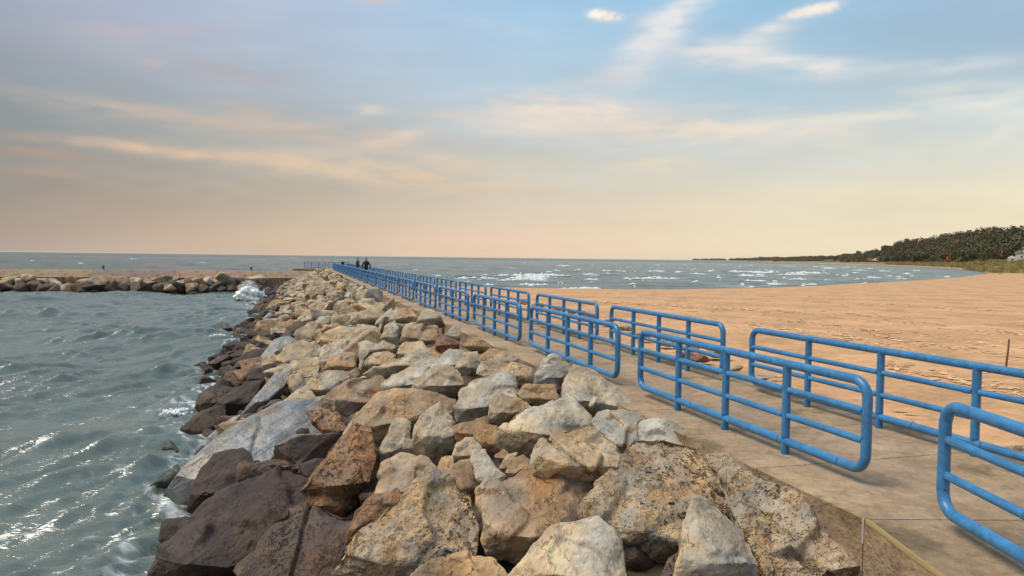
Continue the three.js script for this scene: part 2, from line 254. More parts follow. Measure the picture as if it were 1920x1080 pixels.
structure(new THREE.Mesh(farStrip(2, 4, 14), std({ color: rgb(.055, .05, .022), map: farMap, roughness: 1 })), 'wooded_hill', 'dark forest floor of the dune ridge');
// bare sandy blowouts on the ridge flank
for (const [px, t, w, h, lab] of [[1556, 2.25, 26, .5, 'small pale grassy sand slope at the foot of the distant ridge'], [1634, 2.35, 22, .75, 'bare sandy blowout on the flank of the wooded ridge']]) {
  const pos = [], idx = [], n = 10; for (let i = 0; i <= n; i++) for (let k = 0; k <= n; k++) { const a = i / n * 2 - 1, b = k / n, p = farPoint(px + a * w * (1 - .65 * b), t - .35 + b * h); p.y += -1.5 + 4.2 * Math.sqrt(Math.max(0, 1 - a * a)) * (1 - .4 * b); pos.push(p.x, p.y, p.z); }
  for (let i = 0; i < n; i++) for (let k = 0; k < n; k++) { const a = i * (n + 1) + k; idx.push(a, a + n + 1, a + 1, a + n + 1, a + n + 2, a + 1); }
  const g = new THREE.BufferGeometry(); g.setAttribute('position', new THREE.Float32BufferAttribute(pos, 3)); g.setIndex(idx); g.computeVertexNormals();
  structure(new THREE.Mesh(g, std({ color: lab.startsWith('bare') ? rgb(.34, .27, .16) : rgb(.33, .28, .13), roughness: 1 })), 'sand_slope', lab);
}

// ---------------------------------------------------------------- walkway of concrete slabs
function slabGeo(poly, y0, y1) {   // poly in (x, v)
  const s = new THREE.Shape(poly.map(([x, v]) => new THREE.Vector2(x, v)));
  const g = new THREE.ExtrudeGeometry(s, { depth: y1 - y0 - .012, bevelEnabled: true, bevelThickness: .006, bevelSize: .008, bevelOffset: -.008, bevelSegments: 1 });
  g.rotateX(-Math.PI / 2); g.translate(0, y0 + .006, 0); return g;
}
function boxUv(g) {
  const p = g.attributes.position, n = g.attributes.normal, uv = new Float32Array(p.count * 2);
  for (let i = 0; i < p.count; i++) { const ax = Math.abs(n.getX(i)), ay = Math.abs(n.getY(i)), az = Math.abs(n.getZ(i)); const [a, b] = ay > ax && ay > az ? [p.getX(i), p.getZ(i)] : ax > az ? [p.getZ(i), p.getY(i)] : [p.getX(i), p.getY(i)]; uv[i * 2] = a; uv[i * 2 + 1] = b; }
  g.setAttribute('uv', new THREE.BufferAttribute(uv, 2)); return g;
}
const BEND = 4.8, bendDir = [-Math.sin(YAW * R), -Math.cos(YAW * R)].map((c) => c), BD = [Math.sin(-YAW * R), -Math.cos(-YAW * R)];   // after the bend the walk runs along the camera's heading
const walkway = new THREE.Group();
const slabTones = [[.43, .305, .19], [.455, .325, .207], [.405, .29, .182], [.44, .30, .185]].map((c) => { const m = concrete.clone(); m.color = rgb(...c); return m; });
const rs = rng(5), J = 0.006;
for (let k = 0, v = BEND + .0; v < 117; k++) {
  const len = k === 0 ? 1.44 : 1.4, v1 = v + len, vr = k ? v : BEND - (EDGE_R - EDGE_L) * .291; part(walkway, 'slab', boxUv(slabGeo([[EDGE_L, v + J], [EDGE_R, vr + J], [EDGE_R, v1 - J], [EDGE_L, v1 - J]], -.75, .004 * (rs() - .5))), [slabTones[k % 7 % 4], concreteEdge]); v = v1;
}
for (let k = 0; k < 5; k++) { // slabs past the bend
  const c = Math.cos(YAW * R), s = Math.sin(YAW * R), q = (x, d) => [x - s * d, BEND - c * d], a0 = k * 1.5, a1 = a0 + 1.5;
  const at = (x, a) => { const [px, pv] = q(x, a); return [px, pv]; };
  const B0 = (w, d) => [EDGE_L + c * w - s * d, BEND - s * w - c * d], WW = (EDGE_R - EDGE_L) / c, P = [B0(0, a0 + J), B0(0, a1 - J), B0(WW, a1 - J), B0(WW, a0 + J)];
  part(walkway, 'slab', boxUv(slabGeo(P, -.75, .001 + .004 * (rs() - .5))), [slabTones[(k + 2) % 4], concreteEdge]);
}
part(walkway, 'bed', boxUv(slabGeo([[EDGE_L + .04, BEND], [EDGE_R - .04, BEND], [EDGE_R - .04, 117], [EDGE_L + .04, 117]], -.95, -.03)), concrete);
{ // sealed joint strip at the bend: pale caulk on the top and down the edge
  const caulk = std({ color: rgb(.36, .335, .28), roughness: .8 });
  { const c = Math.cos(YAW * R), s = Math.sin(YAW * R), q = part(walkway, 'joint_seal', new THREE.BoxGeometry(.42, .006, .014), caulk, [EDGE_L + .25 * c, .002, -BEND + .25 * s]); q.rotation.y = -YAW * R;
    const pos = [], idx = [], n = 420, rn = (t, w, o) => w * Math.max(.1, .7 + .35 * n3(t * 2.1, o, 1)); for (let i = 0; i <= n; i++) { const d = .03 + i / n * 3.4, P = (w, y) => pos.push(EDGE_L + c * w - s * d, y, -(BEND - s * w - c * d)); P(rn(d, .03, 2), .0065); P(-.0035, .0065); P(-.0035, -rn(d, .04, 6)); }
    for (let i = 0; i < n; i++) for (let k = 0; k < 2; k++) { const a = i * 3 + k; idx.push(a, a + 3, a + 1, a + 3, a + 4, a + 1); } const g = new THREE.BufferGeometry(); g.setAttribute('position', new THREE.Float32BufferAttribute(pos, 3)); g.setIndex(idx); g.computeVertexNormals(); part(walkway, 'lichen_edge', g, std({ color: rgb(.27, .19, .08), roughness: 1, side: THREE.DoubleSide })); } part(walkway, 'joint_seal', new THREE.BoxGeometry(.012, .2, .02), caulk, [EDGE_L - .003, -.1, -BEND]);
}
structure(walkway, 'walkway', 'long concrete slab walkway between two rows of blue railings');
{ // pier head where the jetty joins
  const h = new THREE.Group(); part(h, 'slab', boxUv(slabGeo([[-.5, 117.22], [8.6, 117.22], [8.6, 121], [-.5, 121]], -2.6, .0)), concrete); structure(h, 'pier_head', 'concrete platform where the walkway meets the jetty');
}
// the jetty across the harbour: sloping apron slabs on a dark base
{
  const j = new THREE.Group();
  for (let k = 0; k < 10; k++) {
    const x1 = 4.25 - k * 10.4, x0 = x1 - 10.34, pts = [[112, -1.3], [115, -.36], [117.2, -.36], [117.2, -3.8], [112, -3.8]];
    const s = new THREE.Shape(pts.map(([v, y]) => new THREE.Vector2(v, y))), g = new THREE.ExtrudeGeometry(s, { depth: x1 - x0, bevelEnabled: true, bevelSize: .02, bevelThickness: .02, bevelOffset: -.02, bevelSegments: 1 });
    g.rotateY(Math.PI / 2); g.translate(x0, 0, 0); const m = jettyConcrete.clone(); m.color = rgb(.31 + .05 * Math.sin(k * 2.3), .215 + .03 * Math.sin(k * 2.3 + .6), .145 + .02 * Math.sin(k * 3.1)); part(j, 'apron_slab', boxUv(g), m);
  }
  part(j, 'footing', boxUv(slabGeo([[-96, 111.8], [4.2, 111.8], [4.2, 112.6], [-96, 112.6]], -4, -1.75)), jettyConcrete);
  structure(j, 'jetty', 'long low concrete jetty with sloping slabs crossing the harbour');
}

// ---------------------------------------------------------------- blue pipe railings
const PR = .046;
function roundedLoop(L, y0, y1, rad) {
  const p = new THREE.CurvePath(), V = (x, y) => new THREE.Vector3(x, y, 0), c = [[0, y0], [L, y0], [L, y1], [0, y1]];
  for (let i = 0; i < 4; i++) {
    const a = c[i], b = c[(i + 1) % 4], d = c[(i + 2) % 4], u = new THREE.Vector2(b[0] - a[0], b[1] - a[1]).normalize(), w = new THREE.Vector2(d[0] - b[0], d[1] - b[1]).normalize();
    p.add(new THREE.LineCurve3(V(a[0] + u.x * rad, a[1] + u.y * rad), V(b[0] - u.x * rad, b[1] - u.y * rad)));
    p.add(new THREE.QuadraticBezierCurve3(V(b[0] - u.x * rad, b[1] - u.y * rad), V(b[0] - u.x * rad * .12 + w.x * rad * .12, b[1] - u.y * rad * .12 + w.y * rad * .12), V(b[0] + w.x * rad, b[1] + w.y * rad)));
  }
  return p;
}
function loopGeo(L, y0, y1, rad, pr, near) {        // tube along the loop with points only where it bends
  const path = roundedLoop(L, y0, y1, rad), pts = [], rs_ = near ? 14 : 6;
  for (const c of path.curves) { const n = c.isLineCurve3 ? 3 : near ? 9 : 4; for (let i = 0; i < n; i++) pts.push(c.getPoint(i / n)); }
  const pos = [], nor = [], uvs = [], idx = [], N = pts.length; let run = 0;
  for (let i = 0; i < N; i++) { const a = pts[(i + N - 1) % N], b = pts[(i + 1) % N], tdir = b.clone().sub(a).normalize(), out = new THREE.Vector3(tdir.y, -tdir.x, 0); if (i) run += pts[i].distanceTo(pts[i - 1]); for (let k = 0; k <= rs_; k++) { const q = k / rs_ * 2 * Math.PI, n = out.clone().multiplyScalar(Math.cos(q)).add(new THREE.Vector3(0, 0, Math.sin(q))); pos.push(pts[i].x + n.x * pr, pts[i].y + n.y * pr, n.z * pr); nor.push(n.x, n.y, n.z); uvs.push(k / rs_ * .29, run); } }
  for (let i = 0; i < N; i++) for (let k = 0; k < rs_; k++) { const a = i * (rs_ + 1) + k, b = ((i + 1) % N) * (rs_ + 1) + k; idx.push(a, b, a + 1, b, b + 1, a + 1); }
  const g = new THREE.BufferGeometry(); g.setAttribute('position', new THREE.Float32BufferAttribute(pos, 3)); g.setAttribute('normal', new THREE.Float32BufferAttribute(nor, 3)); g.setAttribute('uv', new THREE.Float32BufferAttribute(uvs, 2)); g.setIndex(idx); return g;
}
const geoCache = {};
function railPanel(L, near, posts = 3) {
  const key = L + '_' + near, metres = (g, l) => { const u = g.attributes.uv; for (let i = 0; i < u.count; i++) u.setXY(i, u.getX(i) * .28 + l, u.getY(i) * l); return g; }; const G = geoCache[key] ??= { loop: loopGeo(L, .135, .955, .15, PR, near), post: metres(new THREE.CylinderGeometry(.045, .045, .935, near ? 18 : 8), .935).translate(0, .4675, 0), bar: metres(new THREE.CylinderGeometry(.034, .034, L / (posts + 1) - .085, near ? 14 : 6), 1.1).rotateZ(Math.PI / 2), foot: new THREE.CylinderGeometry(.062, .066, .012, near ? 18 : 8).translate(0, .006, 0) };
  const g = new THREE.Group(); part(g, 'frame', G.loop, blue);
  for (let i = 1; i <= posts; i++) part(g, 'post', G.post, blue, [L * i / (posts + 1), 0, 0]);
  for (const y of [.41, .685]) for (let i = 0; i <= posts; i++) part(g, 'rail', G.bar, blue, [L * (i + .5) / (posts + 1), y, 0]);
  return g;
}
const ORD = ['first', 'second', 'third', 'fourth', 'fifth', 'sixth', 'seventh', 'eighth', 'ninth', 'tenth', 'eleventh', 'twelfth', 'thirteenth', 'fourteenth', 'fifteenth', 'sixteenth', 'seventeenth', 'eighteenth', 'nineteenth'];
const PANEL = 4.6, MOD = 5.43, V0 = 5.5;
for (let k = 0; k < 19; k++) for (const side of [-1, 1]) {
  const long = side > 0 && k === 0 ? .75 : 0, p = railPanel(PANEL + long, k < 5), v = V0 + k * MOD - long; p.position.set(side < 0 ? RAIL_L : RAIL_R, .001, -v); p.rotation.y = Math.PI / 2;
  add(p, 'railing_panel', `blue railing panel, ${ORD[k]} from the walkway bend on the ${side < 0 ? 'boulder' : 'beach'} side`, 'railing', side < 0 ? 'railing panels along the boulders' : 'railing panels along the beach');
}
{ // panels past the bend, running along the camera's heading
  const p = railPanel(PANEL, true), c = Math.cos(YAW * R), s = Math.sin(YAW * R); p.rotation.y = -Math.PI / 2 - YAW * R; p.position.set(4.80, .001, -4.50);
  add(p, 'railing_panel', 'blue pipe railing panel turning away past the sealed joint of the walkway', 'railing');
  for (const [x, L] of [[1.2, 3.2], [4.75, 3.2]]) { const e = railPanel(L, false, 2); e.position.set(x, .001, -119.6); add(e, 'railing_panel', 'short blue railing panel across the far end of the walkway', 'railing', 'railing panels across the pier end'); }
}
for (const [px, lab] of [[193, 'blue mooring bollard alone on the long open stretch of the jetty'], [471, 'blue mooring bollard on the jetty close to the boulder pile']]) {
  const p = atDepth(px, 100.5), t = (116.2 - 0) / -p.z, x = p.x * t; const g = new THREE.Group(); g.position.set(x, -.36, -116.2);
  part(g, 'post', new THREE.LatheGeometry([[.26, 0], [.26, .04], [.17, .07], [.17, .42], [.2, .46]].map(([a, b]) => new THREE.Vector2(a, b)), 14), blue); part(g, 'cap', new THREE.LatheGeometry([[.2, .46], [.25, .5], [.25, .58], [.15, .63], [0, .64]].map(([a, b]) => new THREE.Vector2(a, b)), 14), blue);
  add(g, 'bollard', lab, 'bollard');
}

// ---------------------------------------------------------------- riprap boulders
const surfY = (x, v = 30) => { const top = mix(-.36, .04, sstep(6, 10.5, v)) - .3 * sstep(84, 104, v), k = (top + 3.02) / 6.6; return x > 3.3 ? top : top - k * (3.3 - x); };
const edgeL = (v) => v < 4.8 ? 4.34 - .291 * (4.8 - v) : 4.34;
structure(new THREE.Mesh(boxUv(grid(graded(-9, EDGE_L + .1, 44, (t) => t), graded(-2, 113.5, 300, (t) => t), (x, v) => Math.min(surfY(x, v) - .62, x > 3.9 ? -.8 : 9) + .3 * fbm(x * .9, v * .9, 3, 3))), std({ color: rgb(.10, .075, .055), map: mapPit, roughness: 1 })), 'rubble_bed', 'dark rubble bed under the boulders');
function refine(g, maxEdge) {     // split every edge longer than maxEdge
  let P = Array.from(g.attributes.position.array), I = Array.from(g.index.array);
  for (let pass = 0; pass < 9; pass++) {
    const mid = new Map(), out = []; let any = false;
    const m = (a, b) => { const dx = P[a * 3] - P[b * 3], dy = P[a * 3 + 1] - P[b * 3 + 1], dz = P[a * 3 + 2] - P[b * 3 + 2]; if (dx * dx + dy * dy + dz * dz < maxEdge * maxEdge) return -1; const k = a < b ? a * 1e6 + b : b * 1e6 + a; let v = mid.get(k); if (v === undefined) { v = P.length / 3; P.push((P[a * 3] + P[b * 3]) / 2, (P[a * 3 + 1] + P[b * 3 + 1]) / 2, (P[a * 3 + 2] + P[b * 3 + 2]) / 2); mid.set(k, v); } any = true; return v; };
    for (let i = 0; i < I.length; i += 3) {
      const a = I[i], b = I[i + 1], c = I[i + 2], ab = m(a, b), bc = m(b, c), ca = m(c, a);
      if (ab < 0 && bc < 0 && ca < 0) out.push(a, b, c);
      else if (ab >= 0 && bc >= 0 && ca >= 0) out.push(a, ab, ca, ab, b, bc, ca, bc, c, ab, bc, ca);
      else if (ab >= 0 && bc >= 0) out.push(ab, b, bc, a, ab, bc, a, bc, c); else if (bc >= 0 && ca >= 0) out.push(bc, c, ca, b, bc, ca, b, ca, a); else if (ca >= 0 && ab >= 0) out.push(ca, a, ab, c, ca, ab, c, ab, b);
      else if (ab >= 0) out.push(a, ab, c, ab, b, c); else if (bc >= 0) out.push(b, bc, a, bc, c, a); else out.push(c, ca, b, ca, a, b);
    }
    I = out; if (!any) break;
  }
  return [P, I];
}
function weather(points, size, edge, seed, opt = {}) {       // convex rough block -> broken stone
  let g = new ConvexGeometry(points); g.deleteAttribute('normal'); g.deleteAttribute('uv'); g = mergeVertices(g, 1e-4);
  const [P, I] = refine(g, edge), n = P.length / 3;
  // round the arrises a little
  { const S = new Float32Array(n * 3), c = new Float32Array(n); for (let i = 0; i < I.length; i += 3) for (let k = 0; k < 3; k++) { const a = I[i + k], b = I[i + (k + 1) % 3]; for (let q = 0; q < 3; q++) { S[a * 3 + q] += P[b * 3 + q]; S[b * 3 + q] += P[a * 3 + q]; } c[a]++; c[b]++; } for (let i = 0; i < n; i++) for (let q = 0; q < 3; q++) P[i * 3 + q] = mix(P[i * 3 + q], S[i * 3 + q] / c[i], .4); }
  const mk = () => { const h = new THREE.BufferGeometry(); h.setAttribute('position', new THREE.Float32BufferAttribute(P, 3)); h.setIndex(I); h.computeVertexNormals(); return h; };
  const h0 = mk(), N = h0.attributes.normal, col = new Float32Array(n * 3), s = seed * 13.7, rough = opt.rough ?? 1, rust = opt.rust ?? .35, f = 1 / Math.max(size, .35), r = rng(seed * 57 + 3);
  const bk = opt.bk ?? 1;
  // breaks: each patch of the surface is a plane of its own, set back or forward and tipped
  const breaks = Array.from({ length: opt.breaks ?? 15 }, () => { const q = Math.floor(r() * n); return [P[q * 3], P[q * 3 + 1], P[q * 3 + 2], (r() - .6) * .085 * size * bk, (r() - .5) * .3 * bk, (r() - .5) * .3 * bk, (r() - .5) * .3 * bk]; });
  const dip = [Math.sin(seed * 2.1) * .6, .8, Math.cos(seed * 2.1) * .6], sharp = 70 * f * f;
  for (let i = 0; i < n; i++) {
    const px = P[i * 3], py = P[i * 3 + 1], pz = P[i * 3 + 2], x = px + s, y = py, z = pz - s; let W = 0, D = 0, m0 = 1e9;
    const jx = px + .09 * size * n3(x * 3 * f, y * 3 * f, z * 3 * f), jy = py + .09 * size * n3(x * 3 * f + 9, y * 3 * f, z * 3 * f), ds = [];
    for (const q of breaks) { const a = jx - q[0], b = jy - q[1], c = pz - q[2], e = a * a + b * b + c * c; ds.push(e); if (e < m0) m0 = e; }
    breaks.forEach((q, k) => { const w = Math.exp(-(ds[k] - m0) * sharp); if (w < .01) return; W += w; D += w * (q[3] + (px - q[0]) * q[4] + (py - q[1]) * q[5] + (pz - q[2]) * q[6]); });
    const big = fbm(x * f * 1.6, y * f * 1.6, z * f * 1.6, 2), bed = px * dip[0] + py * dip[1] + pz * dip[2], lay = n3(x * .6 * f, bed * 8 * f + 3, z * .6 * f), fine = fbm(x * 5.5, y * 5.5, z * 5.5, 3), chip = Math.abs(n3(x * 2.6 * f, y * 2.6 * f, z * 2.6 * f));
    let d = clamp(D / W, -.11 * size, .05 * size) + size * (.018 * big + .022 * Math.round(lay * 4) / 4 - .008 * sstep(.05, 0, chip)) + rough * (.03 * fine + .016 * fbm(x * 14, y * 14, z * 14, 2));
    for (const [cx, cy, cz, off] of opt.cracks ?? []) d -= .07 * sstep(.035, .006, Math.abs(px * cx + py * cy + pz * cz - off + .02 * n3(x * 2.5, y * 2.5, z * 2.5)));
    P[i * 3] += N.getX(i) * d; P[i * 3 + 1] += N.getY(i) * d; P[i * 3 + 2] += N.getZ(i) * d;
    const ru = rust * sstep(.0, .3, fbm(x * 1.3 + 20, y * 1.3, z * 1.3, 4)), gr = .5 * sstep(.05, .3, fbm(x * 2.1 - 30, y * 2.1, z * 2.1, 3)), v = 1 + .42 * fbm(x * 2.7, y * 2.7 + 50, z * 2.7, 4);
    col[i * 3] = clamp(v * mix(mix(1, .86, ru), .92, gr), 0, 1.25); col[i * 3 + 1] = v * mix(mix(1, .62, ru), .96, gr); col[i * 3 + 2] = v * mix(mix(1, .38, ru), .98, gr);
  }
  let h = mk(); h.setAttribute('color', new THREE.BufferAttribute(col, 3)); h = h.toNonIndexed();
  const p = h.attributes.position, uv = new Float32Array(p.count * 2), a = new THREE.Vector3(), b = new THREE.Vector3(), c = new THREE.Vector3();
  for (let i = 0; i < p.count; i += 3) {
    a.fromBufferAttribute(p, i); b.fromBufferAttribute(p, i + 1).sub(a); c.fromBufferAttribute(p, i + 2).sub(a); b.cross(c); const ax = Math.abs(b.x), ay = Math.abs(b.y), az = Math.abs(b.z), m = ay > ax && ay > az ? 0 : ax > az ? 1 : 2;
    for (let k = i; k < i + 3; k++) { const X = p.getX(k) + seed * .37, Y = p.getY(k), Z = p.getZ(k) + seed * .71; uv[k * 2] = m === 1 ? Z : X; uv[k * 2 + 1] = m === 0 ? Z : Y; }
  }
  const nn = h.attributes.normal, fn = new THREE.Vector3();
  for (let i = 0; i < p.count; i += 3) { a.fromBufferAttribute(p, i); b.fromBufferAttribute(p, i + 1).sub(a); c.fromBufferAttribute(p, i + 2).sub(a); fn.crossVectors(b, c).normalize(); for (let k = i; k < i + 3; k++) { b.fromBufferAttribute(nn, k).lerp(fn, .45).normalize(); nn.setXYZ(k, b.x, b.y, b.z); } }
  h.setAttribute('uv', new THREE.BufferAttribute(uv, 2)); return h;
}
